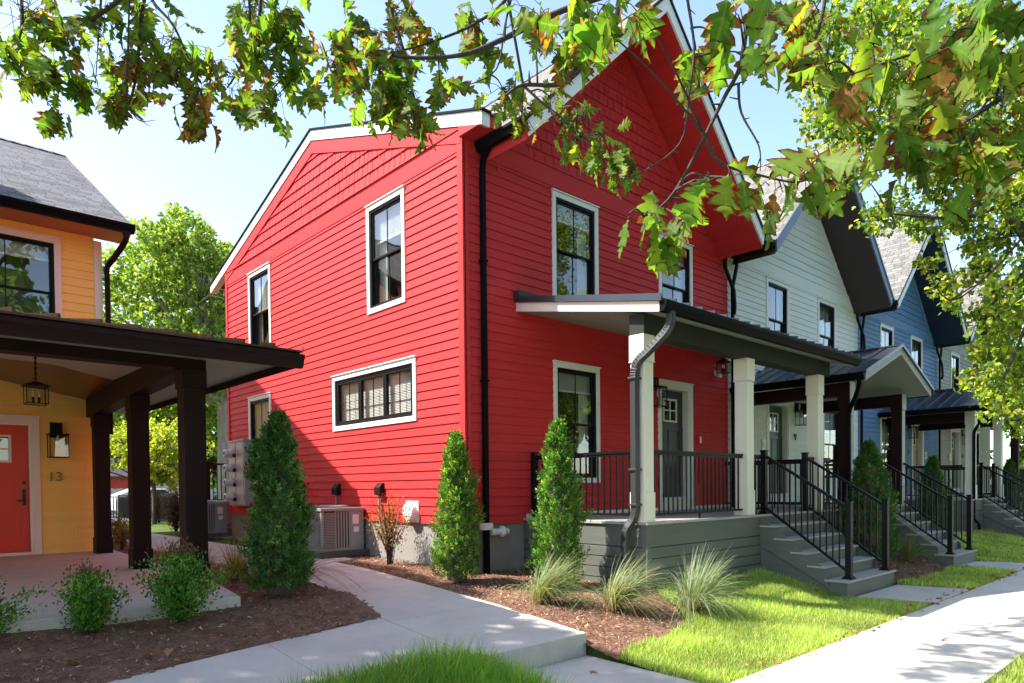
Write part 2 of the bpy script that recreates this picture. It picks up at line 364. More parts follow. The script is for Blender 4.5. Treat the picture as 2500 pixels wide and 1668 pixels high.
def frames(d, roll=None):
    """rotation matrices with local +Z along d, random roll about it"""
    d = np.asarray(d, float); d = d/np.linalg.norm(d, axis=1, keepdims=True); n = len(d)
    r = RNG.normal(size=(n, 3)) if roll is None else np.asarray(roll, float)
    x = np.cross(r, d); x /= (np.linalg.norm(x, axis=1, keepdims=True)+1e-9); y = np.cross(d, x)
    return np.stack([x, y, d], 2)
def rotz(a):
    c, s = np.cos(a), np.sin(a); z = np.zeros_like(a); o = np.ones_like(a)
    return np.stack([np.stack([c, -s, z], 1), np.stack([s, c, z], 1), np.stack([z, z, o], 1)], 1)
def palette(n, cols, jit=0.15):
    cols = np.array(cols, float); t = cols[RNG.integers(0, len(cols), n)]
    return np.clip(t*(1+RNG.normal(size=(n, 1))*jit)*(1+RNG.normal(size=(n, 3))*jit*.35), 0.003, 1)
# ------------------------------------------------------------------ camera, light, world
cam = bpy.data.cameras.new('camera'); co = bpy.data.objects.new('camera', cam); COL.objects.link(co); scene.camera = co
cam.sensor_fit = 'HORIZONTAL'; cam.sensor_width = 36.0; cam.lens = 1689.24/2500*36
cam.shift_x = -(1252.28-1250)/2500; cam.shift_y = (1220.87-834)/2500
cam.clip_start = 0.05; cam.clip_end = 2000
yaw, pit, rol = 0.74617615, -0.0200197945, -0.010258836
fw = Vector((math.sin(yaw)*math.cos(pit), math.cos(yaw)*math.cos(pit), math.sin(pit)))
rt = Vector((math.cos(yaw), -math.sin(yaw), 0)); upv = rt.cross(fw)
r2 = rt*math.cos(rol)+upv*math.sin(rol); u2 = -rt*math.sin(rol)+upv*math.cos(rol)
co.matrix_world = Matrix((r2, u2, -fw)).transposed().to_4x4()
SUN = Vector((2.91, -2.42, -4.67)).normalized()
sl = bpy.data.lights.new('sun', 'SUN'); so = bpy.data.objects.new('sun', sl); COL.objects.link(so)
sl.energy = 4.4; sl.angle = math.radians(0.55); sl.color = (1.0, 0.94, 0.85)
so.rotation_euler = SUN.to_track_quat('-Z', 'Y').to_euler(); so.location = (-20, 20, 40)
w = bpy.data.worlds.new('World'); scene.world = w; w.use_nodes = True
nt = w.node_tree; nt.nodes.clear()
sky = nt.nodes.new('ShaderNodeTexSky'); sky.sky_type = 'NISHITA'; sky.sun_disc = False
sky.sun_elevation = math.asin(-SUN.z); sky.sun_rotation = math.atan2(-SUN.x, -SUN.y)
sky.air_density = 0.9; sky.dust_density = .8; sky.ozone_density = 1.0
bg = nt.nodes.new('ShaderNodeBackground'); bg.inputs[1].default_value = 0.15
wo = nt.nodes.new('ShaderNodeOutputWorld'); wt = nt.nodes.new('ShaderNodeVectorMath'); wt.operation = 'MULTIPLY'; wt.inputs[1].default_value = (1.04, 1.0, 0.94); nt.links.new(sky.outputs[0], wt.inputs[0]); nt.links.new(wt.outputs[0], bg.inputs[0]); nt.links.new(bg.outputs[0], wo.inputs[0])
vs = scene.view_settings; scene.display_settings.display_device = 'sRGB'
vs.view_transform = 'Standard'; vs.look = 'None'; vs.gamma = 1.0; vs.exposure = 1.68
scene.cycles.max_bounces = 8; scene.cycles.diffuse_bounces = 4; scene.cycles.transparent_max_bounces = 16
scene.cycles.use_denoising = True

# ------------------------------------------------------------------ wall builders
YF = 7.835; XS = 6.32
F_ = lambda p: (p[0], YF - p[1], p[2])          # (along, outward, z) on the row's front wall
S_ = lambda p: (XS - p[1], p[0], p[2])          # on the red house's side wall
YY = 14.08
Y_ = lambda p: (p[0], YY - p[1], p[2])          # yellow house front wall
def siding(mb, u0, u1, z0, z1, e=0.1375, opens=(), clip=None, t=0.016, joints=True):
    n = int(math.ceil((z1-z0)/e - 1e-6))
    for i in range(n):
        a, b = z0+i*e, min(z0+(i+1)*e, z1)
        cuts = sorted({a, b} | {zz for o in opens for zz in (o[2], o[3]) if a < zz < b})
        joint = random.uniform(u0, u1) if joints else None
        for za, zb in zip(cuts[:-1], cuts[1:]):
            segs = [(u0, u1)]
            for (o0, o1, oz0, oz1) in opens:
                if oz0 < (za+zb)/2 < oz1:
                    new = []
                    for s0, s1 in segs:
                        if o1 <= s0 or o0 >= s1: new.append((s0, s1)); continue
                        if o0 > s0: new.append((s0, o0))
                        if o1 < s1: new.append((o1, s1))
                    segs = new
            if joint and joints:
                new = []
                for s0, s1 in segs:
                    if s0+.2 < joint < s1-.2: new += [(s0, joint-.0015), (joint+.0015, s1)]
                    else: new.append((s0, s1))
                segs = new
            wa = t*(1-(za-a)/e)+.003; wb = t*(1-(zb-a)/e)+.003
            for s0, s1 in segs:
                p0, p1, q0, q1 = s0, s1, s0, s1
                if clip:
                    ca, cb = clip(za), clip(zb)
                    p0, p1 = max(s0, ca[0]), min(s1, ca[1]); q0, q1 = max(s0, cb[0]), min(s1, cb[1])
                    if p1 <= p0: continue
                    if q1 < q0: q0 = q1 = (q0+q1)/2
                mb.quad((p0, wa, za), (p1, wa, za), (q1, wb, zb), (q0, wb, zb))
                if za == a: mb.quad((p0, 0, za), (p1, 0, za), (p1, wa, za), (p0, wa, za))
def shingles(mb, u0, u1, z0, z1, clip, e=0.185, t=0.022):
    n = int(math.ceil((z1-z0)/e))
    for i in range(n):
        a, b = z0+i*e, z0+(i+1)*e
        u = u0 - random.uniform(0, .15)
        c = clip(a)
        while u < u1:
            wd = random.choice((.12, .16, .20, .24)); s0, s1 = max(u, c[0]), min(u+wd-.015, c[1]); u += wd
            if s1-s0 < .01: continue
            j = random.uniform(0, .005); cb = clip(b); q0, q1 = max(s0, cb[0]), min(s1, cb[1])
            if q1 < q0: q0 = q1 = min(max((s0+s1)/2, cb[0]), cb[1])
            k = mb.verts([(s0, t+j, a), (s1, t+j, a), (q1, .003, b), (q0, .003, b), (s0, 0, a), (s1, 0, a)])
            mb.face((k, k+1, k+2, k+3)); mb.face((k, k+4, k+5, k+1)); 
    # back board
    c0, c1 = clip(z0), clip(z1)
    mb.poly([(max(u0, c0[0]), 0, z0), (min(u1, c0[1]), 0, z0), (min(u1, c1[1]), 0, z1), (max(u0, c1[0]), 0, z1)])
def casing(mp, u0, u1, z0, z1, tw, head=0.02, w0=-.05, w1=.032):
    mb = MB(mp)
    mb.box(u0, u0+tw, w0, w1, z0+tw, z1-tw); mb.box(u1-tw, u1, w0, w1, z0+tw, z1-tw)
    mb.box(u0, u1, w0, w1, z1-tw, z1); mb.box(u0, u1, w0, w1, z0, z0+tw)
    mb.box(u0-.015, u1+.015, w0, w1+.022, z1, z1+head)
    return mb
def window(parent, mp, u0, u1, z0, z1, trim='trim', blind=0.25, curtain=True, tw=.085, kind='hung', room='room', muntin=True, tall=None):
    fr = casing(mp, u0, u1, z0, z1, tw)
    t = fr.build('window', trim, parent, bevel=.003)
    a, b, c, d = u0+tw, u1-tw, z0+tw, z1-tw
    m = MB(mp); fw_ = .04
    def ring(m, a, b, c, d, w, lo, hi):
        m.box(a, a+w, lo, hi, c, d); m.box(b-w, b, lo, hi, c, d); m.box(a+w, b-w, lo, hi, c, c+w); m.box(a+w, b-w, lo, hi, d-w, d)
    ring(m, a, b, c, d, fw_, -.085, .012)
    g = MB(mp); A, B, C, D = a+fw_, b-fw_, c+fw_, d-fw_
    if kind == 'hung':
        mid = (C+D)/2
        ring(m, A, B, mid-.02, D, .032, -.045, -.012); ring(m, A, B, C, mid+.02, .036, -.075, -.046)
        g.quad((A+.03, -.03, mid), (B-.03, -.03, mid), (B-.03, -.03, D-.03), (A+.03, -.03, D-.03))
        g.quad((A+.03, -.062, C+.03), (B-.03, -.062, C+.03), (B-.03, -.062, mid), (A+.03, -.062, mid))
        if muntin:
            x = (A+B)/2; m.box(x-.008, x+.008, -.036, -.022, mid+.012, D-.032); m.box(x-.008, x+.008, -.068, -.055, C+.036, mid-.016)
    else:
        wd = (B-A)/3
        for i in range(3):
            p, q = A+i*wd, A+(i+1)*wd
            ring(m, p+.004, q-.004, C, D, .045, -.05, .004)
            g.quad((p+.04, -.03, C+.04), (q-.04, -.03, C+.04), (q-.04, -.03, D-.04), (p+.04, -.03, D-.04))
            m.box((p+q)/2-.007, (p+q)/2+.007, -.037, -.022, C+.045, D-.045)
            m.box(p+.05, (p+q)/2-.007, -.037, -.022, (C+D)/2-.007, (C+D)/2+.007); m.box((p+q)/2+.007, q-.05, -.037, -.022, (C+D)/2-.007, (C+D)/2+.007)
    m.build('window_frame', 'frame', t, bevel=.002)
    g.build('window_glass', 'glass', t)
    bl = MB(mp)
    if blind:
        zt = D+.02; zb = D-(D-C)*blind; z = zt
        while z > zb: bl.quad((A-.02, -.13, z), (B+.02, -.13, z), (B+.02, -.105, z-.034), (A-.02, -.105, z-.034)); z -= .026
        bl.box(A-.02, B+.02, -.135, -.1, zb-.03, zb)
        bl.build('window_blind', 'blind' if blind < 2 else 'shade', t)
    if curtain:
        cu = MB(mp); xs = np.linspace(B-.22*(b-a), B+.02, 9)
        for k in range(8):
            y0, y1 = (-.17-.015*(k % 2)), (-.17-.015*((k+1) % 2)); cu.quad((xs[k], y0, C-.03), (xs[k+1], y1, C-.03), (xs[k+1], y1, D+.03), (xs[k], y0, D+.03))
        cu.build('window_curtain', 'curtain', t)
    r = MB(mp); dp = -.9
    r.quad((A-.3, dp, C-.3), (B+.3, dp, C-.3), (B+.3, dp, D+.3), (A-.3, dp, D+.3))
    for x in (A-.3, B+.3): r.quad((x, dp, C-.3), (x, -.09, C-.3), (x, -.09, D+.3), (x, dp, D+.3))
    for z in (C-.3, D+.3): r.quad((A-.3, dp, z), (B+.3, dp, z), (B+.3, -.09, z), (A-.3, -.09, z))
    r.build('window_recess', room, t)
    return t
def door(parent, mp, u0, u1, z0, z1, leaf, trim='trim', hinge=1, recess=.13, tw=.1, glass=True):
    c = MB(mp)
    for s in ((u0, u0+tw), (u1-tw, u1)): c.box(s[0], s[1], -.05, .032, z0, z1-tw)
    c.box(u0, u1, -.05, .032, z1-tw, z1); c.box(u0-.015, u1+.015, -.05, .05, z1, z1+.02)
    a, b, d = u0+tw, u1-tw, z1-tw
    for s in ((a, a+.04), (b-.04, b)): c.box(s[0], s[1], -recess-.05, .012, z0, d-.04)
    c.box(a, b, -recess-.05, .012, d-.04, d)
    c.box(a+.04, b-.04, -recess-.05, .02, z0-.0, z0+.05)
    t = c.build('door', trim, parent, bevel=.003)
    A, B, C, D = a+.045, b-.045, z0+.055, d-.045
    l = MB(mp); y = -recess; wd = B-A
    gx0, gx1, gz0, gz1 = A+wd*.24, B-wd*.24, D-.62, D-.16
    l.box(A, gx0, y-.045, y, C, D); l.box(gx1, B, y-.045, y, C, D); l.box(gx0, gx1, y-.045, y, C, gz0); l.box(gx0, gx1, y-.045, y, gz1, D)
    # raised rails of a craftsman door
    l.box(A+.01, B-.01, y, y+.018, gz0-.17, gz0-.09)
    for x in (A, A+wd*.42, B-.13): l.box(x+.01, x+.12, y, y+.012, C+.22, gz0-.17)
    l.box(A+.01, B-.01, y, y+.018, C, C+.22)
    lo = l.build('door_leaf', leaf, t, bevel=.003)
    g = MB(mp)
    g.box(gx0, gx0+.035, y, y+.02, gz0, gz1); g.box(gx1-.035, gx1, y, y+.02, gz0, gz1); g.box(gx0+.035, gx1-.035, y, y+.02, gz0, gz0+.035); g.box(gx0+.035, gx1-.035, y, y+.02, gz1-.035, gz1)
    g.box((gx0+gx1)/2-.013, (gx0+gx1)/2+.013, y, y+.018, gz0+.035, gz1-.035); g.box(gx0+.035, gx1-.035, y, y+.016, (gz0+gz1)/2-.013, (gz0+gz1)/2+.013)
    g.build('door_window_frame', trim, t)
    gg = MB(mp); gg.quad((gx0, y-.01, gz0), (gx1, y-.01, gz0), (gx1, y-.01, gz1), (gx0, y-.01, gz1)); gg.build('door_glass', 'glass', t)
    h = MB(mp); hx = A+.07 if hinge > 0 else B-.07
    h.box(hx-.025, hx+.025, y, y+.02, C+.78, C+1.06); h.tube([(hx, y+.01, C+.86), (hx, y+.06, C+.86), (hx+.11*hinge, y+.06, C+.86)], .011, 8)
    h.lathe([(.028, 0), (.028, .02)], (hx, y+.0, C+1.16), 12, 1)
    h.build('door_handle', 'numberblack', t, smooth=False)
    r = MB(mp); r.box(A, B, y-.6, y-.55, C, D); r.build('door_backing', 'room', t)
    return t
def lantern(loc, label, wall='F', group=None, plate=True, s=1.0):
    """box wall lantern on a back plate; loc = point on the wall at lantern centre"""
    t = thing('wall_lantern', label, 'lantern', loc, group)
    m = MB()
    def P(x0, x1, y0, y1, z0, z1): m.box(x0*s, x1*s, -y1*s, -y0*s, z0*s, z1*s)
    P(-.085, .085, 0, .025, .12, .36)                # back plate
    m.build('back_plate', 'black', t, bevel=.002)
    m = MB()
    P(-.012, .012, .02, .14, .32, .345); P(-.012, .012, .12, .144, .17, .32)
    for k in range(4): m.lathe([(.006, 0), (.016, .008), (.006, .016)], (0, -.132*s, (.21+.03*k)*s), 8)
    x, y0, y1, z0, z1, q = .13, .03, .25, -.2, .16, .012
    for a in (-x, x-q):
        for b in (y0, y1-q): P(a, a+q, b, b+q, z0, z1)
    for z in (z0, z1-q):
        P(-x, x, y0, y0+q, z, z+q); P(-x, x, y1-q, y1, z, z+q); P(-x, -x+q, y0+q, y1-q, z, z+q); P(x-q, x, y0+q, y1-q, z, z+q)
    P(-x-.012, x+.012, y0-.01, y1+.012, z1, z1+.012)
    m.build('cage', 'black', t)
    g = MB()
    for (a, b, c, d) in ((-x, y1-.006, x, y1-.006), (-x+.006, y0, -x+.006, y1), (x-.006, y0, x-.006, y1)):
        g.quad((a*s, -b*s, z0*s), (c*s, -d*s, z0*s), (c*s, -d*s, z1*s), (a*s, -b*s, z1*s))
    g.build('lantern_glass', 'glassclear', t)
    b = MB(); b.lathe([(.018, .16), (.018, .10), (.03, .06), (.034, .02), (.02, -.02), (.006, -.03)], (0, -.14*s, 0), 12); b.build('bulb', 'bulb', t, smooth=True)
    return t
def pendant(loc, ztop, label, w=.13, h=.24, flare=True):
    t = thing('pendant_lantern', label, 'pendant lamp', loc)
    L = ztop-loc[2]
    m = MB(); z = h+.04; 
    m.lathe([(.008, 0), (.008, L-z)], (0, 0, z), 8)
    k = 0
    while z < L-.02:
        m.tube([(.014*math.cos(a)*(1 if k % 2 else 0), .014*math.cos(a)*(0 if k % 2 else 1), z+.02+.02*math.sin(a)) for a in np.linspace(0, 2*PI, 9)], .0035, 5); z += .032; k += 1
    m.lathe([(.055, L-.02), (.06, L)], (0, 0, 0), 16)
    m.build('chain', 'black', t)
    m = MB(); q = .010
    for a in (-w, w-q):
        for b in (-w, w-q): m.box(a, a+q, b, b+q, 0, h)
    for zz in (0, h-q):
        m.box(-w, w, -w, -w+q, zz, zz+q); m.box(-w, w, w-q, w, zz, zz+q); m.box(-w, -w+q, -w+q, w-q, zz, zz+q); m.box(w-q, w, -w+q, w-q, zz, zz+q)
    e = w*1.25; m.prism([(-e, -e, h), (e, -e, h), (e, e, h), (-e, e, h)], [(-.03, -.03, h+.055), (.03, -.03, h+.055), (.03, .03, h+.055), (-.03, .03, h+.055)])
    for dx in (-.03, .03): m.lathe([(.012, .01), (.014, .07), (.006, .12)], (dx, 0, 0), 8)
    m.build('cage', 'black', t)
    g = MB()
    for s in (-w+.004, w-.004): g.quad((s, -w, 0), (s, w, 0), (s, w, h), (s, -w, h)); g.quad((-w, s, 0), (w, s, 0), (w, s, h), (-w, s, h))
    g.build('lantern_glass', 'glassclear', t)
    b = MB()
    for dx in (-.03, .03): b.lathe([(.012, .09), (.016, .12), (.010, .15), (.002, .17)], (dx, 0, 0), 8)
    b.build('bulb', 'bulb', t, smooth=True)
    return t
def post(parent, x, y, z0, z1, w=.24, m='cream', cap=.36, base=.4):
    b = MB(); i = .013
    b.box(x-w/2+i, x+w/2-i, y-w/2+i, y+w/2-i, z0, z1)
    b.box(x-w/2, x+w/2, y-w/2, y+w/2, z0, z0+base); b.box(x-w/2, x+w/2, y-w/2, y+w/2, z1-cap, z1-.001)
    b.box(x-w/2-.006, x+w/2+.006, y-w/2-.006, y+w/2+.006, z1-cap, z1-cap+.012)
    return b.build('porch_post', m, parent, bevel=.004)
def rail(parent, a, b, zt=.47, zb=-.41, sp=.11, posts=False, name='porch_railing'):
    a = Vector((a[0], a[1], 0)); b = Vector((b[0], b[1], 0)); L = (b-a).length; d = (b-a)/L
    m = MB(); Z = Vector((0, 0, 1))
    m.bar(a+Z*(zt-.015), b+Z*(zt-.015), .05, .035); m.bar(a+Z*(zt-.05), b+Z*(zt-.05), .03, .03); m.bar(a+Z*zb, b+Z*zb, .034, .03)
    n = max(2, int(round(L/sp)))
    for i in range(1, n):
        p = a+d*(L*i/n); m.box(p.x-.0095, p.x+.0095, p.y-.0095, p.y+.0095, zb+.015, zt-.06)
    p = (a+b)/2; m.box(p.x-.012, p.x+.012, p.y-.012, p.y+.012, -.5, zb-.015)
    if posts:
        for p in (a, b): m.box(p.x-.03, p.x+.03, p.y-.03, p.y+.03, -.5, zt+.03)
    return m.build(name, 'black', parent)
def stair_rail(parent, x, ytop, ybot, ztop=.50, zbot=-.33, zdeck=-.5, zslab=-1.456):
    m = MB(); q = .042
    for (y, z0, z1) in ((ytop, zdeck, ztop+.03), (ybot, zslab, zbot+.03)):
        m.box(x-q, x+q, y-q, y+q, z0, z1); m.box(x-q-.01, x+q+.01, y-q-.01, y+q+.01, z1, z1+.02)
        m.box(x-q-.035, x+q+.035, y-q-.035, y+q+.035, z0, z0+.02); m.box(x-q-.018, x+q+.018, y-q-.018, y+q+.018, z0+.02, z0+.045)
    a, b = Vector((x, ytop-q, ztop-.06)), Vector((x, ybot+q, zbot-.03)); a2, b2 = Vector((x, ytop-q, zdeck+.09)), Vector((x, ybot+q, zslab+.13))
    m.bar(a, b, .05, .04); m.bar(a2, b2, .036, .034)
    n = int(round(abs(ytop-ybot)/.105))
    for i in range(1, n):
        t = i/n; p, r = a.lerp(b, t), a2.lerp(b2, t); m.box(x-.0095, x+.0095, p.y-.0095, p.y+.0095, r.z, p.z)
    return m.build('stair_railing', 'black', parent)
def stairs(parent, x0, x1, ydeck, z0=-.5, zs=(-.674, -.871, -1.07, -1.263, -1.456), run=.266, ground=-1.75, y1=None):
    ys = [ydeck-.265-run*i for i in range(len(zs))]; ys[-1] -= .06
    sides = MB(); tr = MB()
    top = z0-.03
    prev = ydeck+.0
    for i, (z, yn) in enumerate(zip(zs, ys)):
        back = ydeck if i == 0 else ys[i-1]
        sides.box(x0, x1, yn+.03, back+.03 if i else back, ground, z-.028)
        tr.box(x0-.03, x1+.03, yn, back+.03, z-.028, z)
    # diagonal stringer board on both cheeks
    for xx in (x0-.022, x1+.002):
        sides.prism([(xx, ydeck, -.53), (xx, ys[0]+.03, -.71), (xx, ys[-1]+.3, zs[-1]+.12), (xx, ys[-1]+.3, zs[-1]-.12), (xx, ydeck, -1.0)],
                    [(xx+.02, ydeck, -.53), (xx+.02, ys[0]+.03, -.71), (xx+.02, ys[-1]+.3, zs[-1]+.12), (xx+.02, ys[-1]+.3, zs[-1]-.12), (xx+.02, ydeck, -1.0)])
    o = sides.build('porch_stairs', 'skirt', parent, bevel=.003)
    tr.build('stair_tread', 'deck', o, bevel=.003)
    return o
def skirt(parent, x0, x1, y0, y1, zt=-.5, gap=None):
    m = MB(); z = zt-.035; hs = [.31, .15, .15, .15, .15, .15]
    m.box(x0+.045, x1-.045, y0+.045, y1, -1.8, zt-.04)
    for h in hs:
        m.box(x0, x1, y0, y0+.022, z-h+.013, z)
        m.box(x0, x0+.022, y0+.022, y1, z-h+.013, z); m.box(x1-.022, x1, y0+.022, y1, z-h+.013, z); z -= h
    m.box(x0-.012, x0+.07, y0-.012, y0-.001, -1.7, zt-.035); m.box(x0-.012, x0-.001, y0, y0+.08, -1.7, zt-.035)
    s = m.build('porch_skirt', 'skirt', parent, bevel=.002)
    d = MB(); n = int((x1-x0+.06)/.14); w = (x1-x0+.06)/n
    d = MB(); ny = int((y1-y0+.03)/.14)+1; w = (y1-y0+.03)/ny
    for i in range(ny): d.box(x0-.03, x1+.03, y0-.03+i*w+.002, y0-.03+(i+1)*w-.002, zt-.033, zt)
    d.build('porch_deck', 'deck', parent)
    return s
def gutter_mesh(mb, a, b, dirv, h=.125, w=.12):
    """K-style trough between a and b (top back edge), dirv = outward unit vector (2d)"""
    a = Vector(a); b = Vector(b); o = Vector((dirv[0], dirv[1], 0)); Z = Vector((0, 0, 1))
    prof = [(0, 0), (0, -h), (w*.62, -h), (w*.72, -h*.75), (w*.9, -h*.42), (w, -h*.30), (w, 0), (w-.012, 0), (w-.012, -h*.28), (w*.8, -h*.5), (w*.55, -h+.008), (.008, -h+.008), (.008, 0)]
    mb.prism([a+o*p[0]+Z*p[1] for p in prof], [b+o*p[0]+Z*p[1] for p in prof])
    for e in (a, b):
        pr = prof[:7]; mb.poly([e+o*p[0]+Z*p[1] for p in pr])
    return mb
def spout(parent, pts, r=.048, name='downspout', m='dsp', ribs=()):
    mb = MB()
    mb.tube(pts, r, 4, sq=True)
    for p in ribs: mb.box(p[0]-r*1.05, p[0]+r*1.05, p[1]-r*1.05, p[1]+r*1.05, p[2]-.014, p[2]+.014)
    return mb.build(name, m, parent, bevel=.004)
def curve(pts, n=5):
    """Catmull-Rom through pts"""
    P = [Vector(p) for p in pts]; out = []
    for i in range(len(P)-1):
        a, b, c, d = P[max(i-1, 0)], P[i], P[i+1], P[min(i+2, len(P)-1)]
        for k in range(n):
            t = k/n; out.append(.5*((2*b)+(c-a)*t+(2*a-5*b+4*c-d)*t*t+(3*b-a-3*c+d)*t**3))
    out.append(P[-1]); return out
def seam_plane(mb, p00, p10, p11, p01, n, th=.025, rh=.035, rw=.022):
    """metal roof pane with n+1 raised seams running from edge p00-p10 (low) to p01-p11 (high)"""
    p00, p10, p11, p01 = map(Vector, (p00, p10, p11, p01)); nn = (p10-p00).cross(p01-p00).normalized()
    if nn.z < 0: nn = -nn
    lo = [p00, p10, p11, p01]; mb.prism(lo, [q+nn*th for q in lo])
    e = (p10-p00).normalized()
    for i in range(n+1):
        t = i/n; a, b = p00.lerp(p10, t), p01.lerp(p11, t)
        if (a-b).length < .05: continue
        a = a+nn*th; b = b+nn*th
        mb.prism([a-e*rw/2, a+e*rw/2, a+e*rw/2+nn*rh, a-e*rw/2+nn*rh], [b-e*rw/2, b+e*rw/2, b+e*rw/2+nn*rh, b-e*rw/2+nn*rh])
def number(parent, txt, loc, h, m, mirror=False):
    cu = bpy.data.curves.new('house_number', 'FONT'); cu.body = txt; cu.size = h*1.4; cu.extrude = .012; cu.align_x = 'CENTER'
    o = bpy.data.objects.new('house_number', cu); COL.objects.link(o)
    o.rotation_euler = (PI/2, 0, 0); o.location = loc
    dg = bpy.context.evaluated_depsgraph_get(); me = bpy.data.meshes.new_from_object(o.evaluated_get(dg))
    mw = o.matrix_basis.copy(); bpy.data.objects.remove(o)
    me.transform(mw); me.materials.clear(); me.materials.append(M[m])
    q = bpy.data.objects.new('house_number', me); COL.objects.link(q); q.parent = parent
    return q
# ------------------------------------------------------------------ row of gabled houses
SL = .965
def row_house(name, label, cx, x0, x1, wallm, fascia, soffit, upper, lower, dr, leafm, hinge, end=False, blind=(.3, .3, .2)):
    H = thing(name, label, 'house', (cx, YF, -1.2))
    inv = Matrix.Translation((-cx, -YF, 1.2))
    made = []
    def keep(o): made.append(o); return o
    ops = [(a+.02, b-.02, 2.98, 4.76) for a, b in upper]+[(lower[0]+.02, lower[1]-.02, .06, 2.0), (dr[0]+.02, dr[1]-.02, -.30, 1.98)]
    mb = MB(F_)
    siding(mb, x0+.09 if end else x0, x1, -.57, 4.84, opens=ops)
    zs = lambda x: 7.86-.95*abs(x-cx)
    clip = lambda z: (cx-(7.88-z)/.95, cx+(7.88-z)/.95)
    keep(mb.build('wall', wallm, H))
    sh = MB(F_); shingles(sh, x0, x1, 5.14, 7.9, clip); keep(sh.build('gable_shingles', wallm, H))
    tr = MB(F_)
    c1 = clip(4.84); c2 = clip(5.13)
    tr.prism([(x0, .024, 4.84), (x1, .024, 4.84), (x1, .024, 5.0), (c2[1], .024, 5.13), (c2[0], .024, 5.13), (x0, .024, 5.0)],
             [(x0, 0, 4.84), (x1, 0, 4.84), (x1, 0, 5.0), (c2[1], 0, 5.13), (c2[0], 0, 5.13), (x0, 0, 5.0)])
    tr.box(c2[0], c2[1], 0, .04, 5.13, 5.155)
    for s in (-1, 1):                                        # rake boards on the wall under the soffit
        a = (cx+s*3.0, 5.01); b = (cx, 7.86); wv = .2
        tr.prism([(a[0], .022, a[1]), (b[0], .022, b[1]), (b[0], .022, b[1]-wv*1.4), (a[0], .022, a[1]-wv*1.4+.0)], [(a[0], .001, a[1]), (b[0], .001, b[1]), (b[0], .001, b[1]-wv*1.4), (a[0], .001, a[1]-wv*1.4)])
    if end: tr.box(x0-.0, x0+.09, -.02, .028, -.57, 5.06)
    keep(tr.build('wall_trim', wallm, H, bevel=.002))
    fo = MB(F_); fo.box(x0, x1, -.25, -.012, -1.6, -.57); keep(fo.build('foundation', 'foundation', H))
    # front gable roof
    yo = 6.845; e = 3.3
    so_ = MB(); L = lambda d, z: z-SL*abs(d)
    for s in (-1, 1):
        q = [(cx, 7.93), (cx+s*e, 7.93-SL*e), (cx+s*e, 8.16-SL*e), (cx, 8.16)]
        so_.prism([(p[0], yo+.02, p[1]) for p in q], [(p[0], YF+.02, p[1]) for p in q])
    keep(so_.build('soffit', soffit, H))
    fa = MB()
    for s in (-1, 1):
        q = [(cx, 7.95), (cx+s*(e-.03), 7.95-SL*(e-.03)), (cx+s*(e+.02), 8.20-SL*(e+.02)), (cx, 8.20)]
        fa.prism([(p[0], yo-.018, p[1]) for p in q], [(p[0], yo+.02, p[1]) for p in q])
    keep(fa.build('rake_fascia', fascia, H, bevel=.003))
    dc = MB()
    for s in (-1, 1):
        q = [(cx, 8.20), (cx+s*(e+.02), 8.20-SL*(e+.02)), (cx+s*(e+.05), 8.235-SL*(e+.02)), (cx, 8.245)]
        dc.prism([(p[0], yo-.045, p[1]) for p in q], [(p[0], yo+.02, p[1]) for p in q])
    keep(dc.build('drip_edge', 'slate' if fascia == 'slate' else 'black', H))
    rf = MB(); yb = 14.0; sl = math.hypot(1, SL)
    for s in (-1, 1):
        A, B = (cx, 8.27), (cx+s*(e+.07), 8.27-SL*(e+.07)); ln = (e+.07)*sl
        y0 = yo-.03
        uv = [(y0, 0), (y0, -ln), (yb, -ln), (yb, 0)]
        rf.quad((A[0], y0, A[1]), (B[0], y0, B[1]), (B[0], yb, B[1]), (A[0], yb, A[1]), uv)
        rf.quad((A[0], y0, A[1]-.04), (B[0], y0, B[1]-.04), (B[0], y0, B[1]), (A[0], y0, A[1]), [(0, 0), (ln, 0), (ln, .03), (0, .03)])
        rf.quad((B[0], y0, B[1]-.04), (B[0], yb, B[1]-.04), (B[0], yb, B[1]), (B[0], y0, B[1]), [(0, 0), (ln, 0), (ln, .03), (0, .03)])
        for i in range(int((yb-y0)/.25)):                    # ridge cap tabs
            ya = y0+i*.25; rf.quad((cx, ya, 8.30), (cx+s*.14, ya, 8.30-SL*.14), (cx+s*.14, ya+.27, 8.285-SL*.14), (cx, ya+.27, 8.285), [(0, 0), (.14, 0), (.14, .25), (0, .25)])
    rf.poly([(cx-e, yb, 8.27-SL*e), (cx, yb, 8.27), (cx+e, yb, 8.27-SL*e)])
    # main roof, ridge parallel to the street
    a0 = x0-.05 if end else x0; RZ = 6.84; k = .325; yr = 12.36
    for (xa, xb) in ((a0, cx-e), (cx+e, x1)):
        z0 = RZ-k*(yr-7.33); z9 = RZ-k*(yr-YF-.1)
        rf.quad((xa, 7.33, z0), (xb, 7.33, z0), (xb, YF+.1, z9), (xa, YF+.1, z9), [(xa, -.64), (xb, -.64), (xb, 0), (xa, 0)])
        rf.quad((xa, 7.33, z0-.03), (xb, 7.33, z0-.03), (xb, 7.33, z0), (xa, 7.33, z0), [(xa, 0), (xb, 0), (xb, .03), (xa, .03)])
    for (y0, y1) in ((YF+.1, yr), (17.80, yr)):
        z0 = RZ-k*abs(y0-yr); ln = abs(y1-y0)*1.05
        rf.quad((a0, y0, z0), (x1, y0, z0), (x1, y1, RZ), (a0, y1, RZ), [(a0, 0), (x1, 0), (x1, ln), (a0, ln)])
        rf.quad((a0, y0, z0-.03), (x1, y0, z0-.03), (x1, y0, z0), (a0, y0, z0), [(0, 0), (1, 0), (1, .03), (0, .03)])
    keep(rf.build('roof', 'shingle_light', H))
    ev = MB()
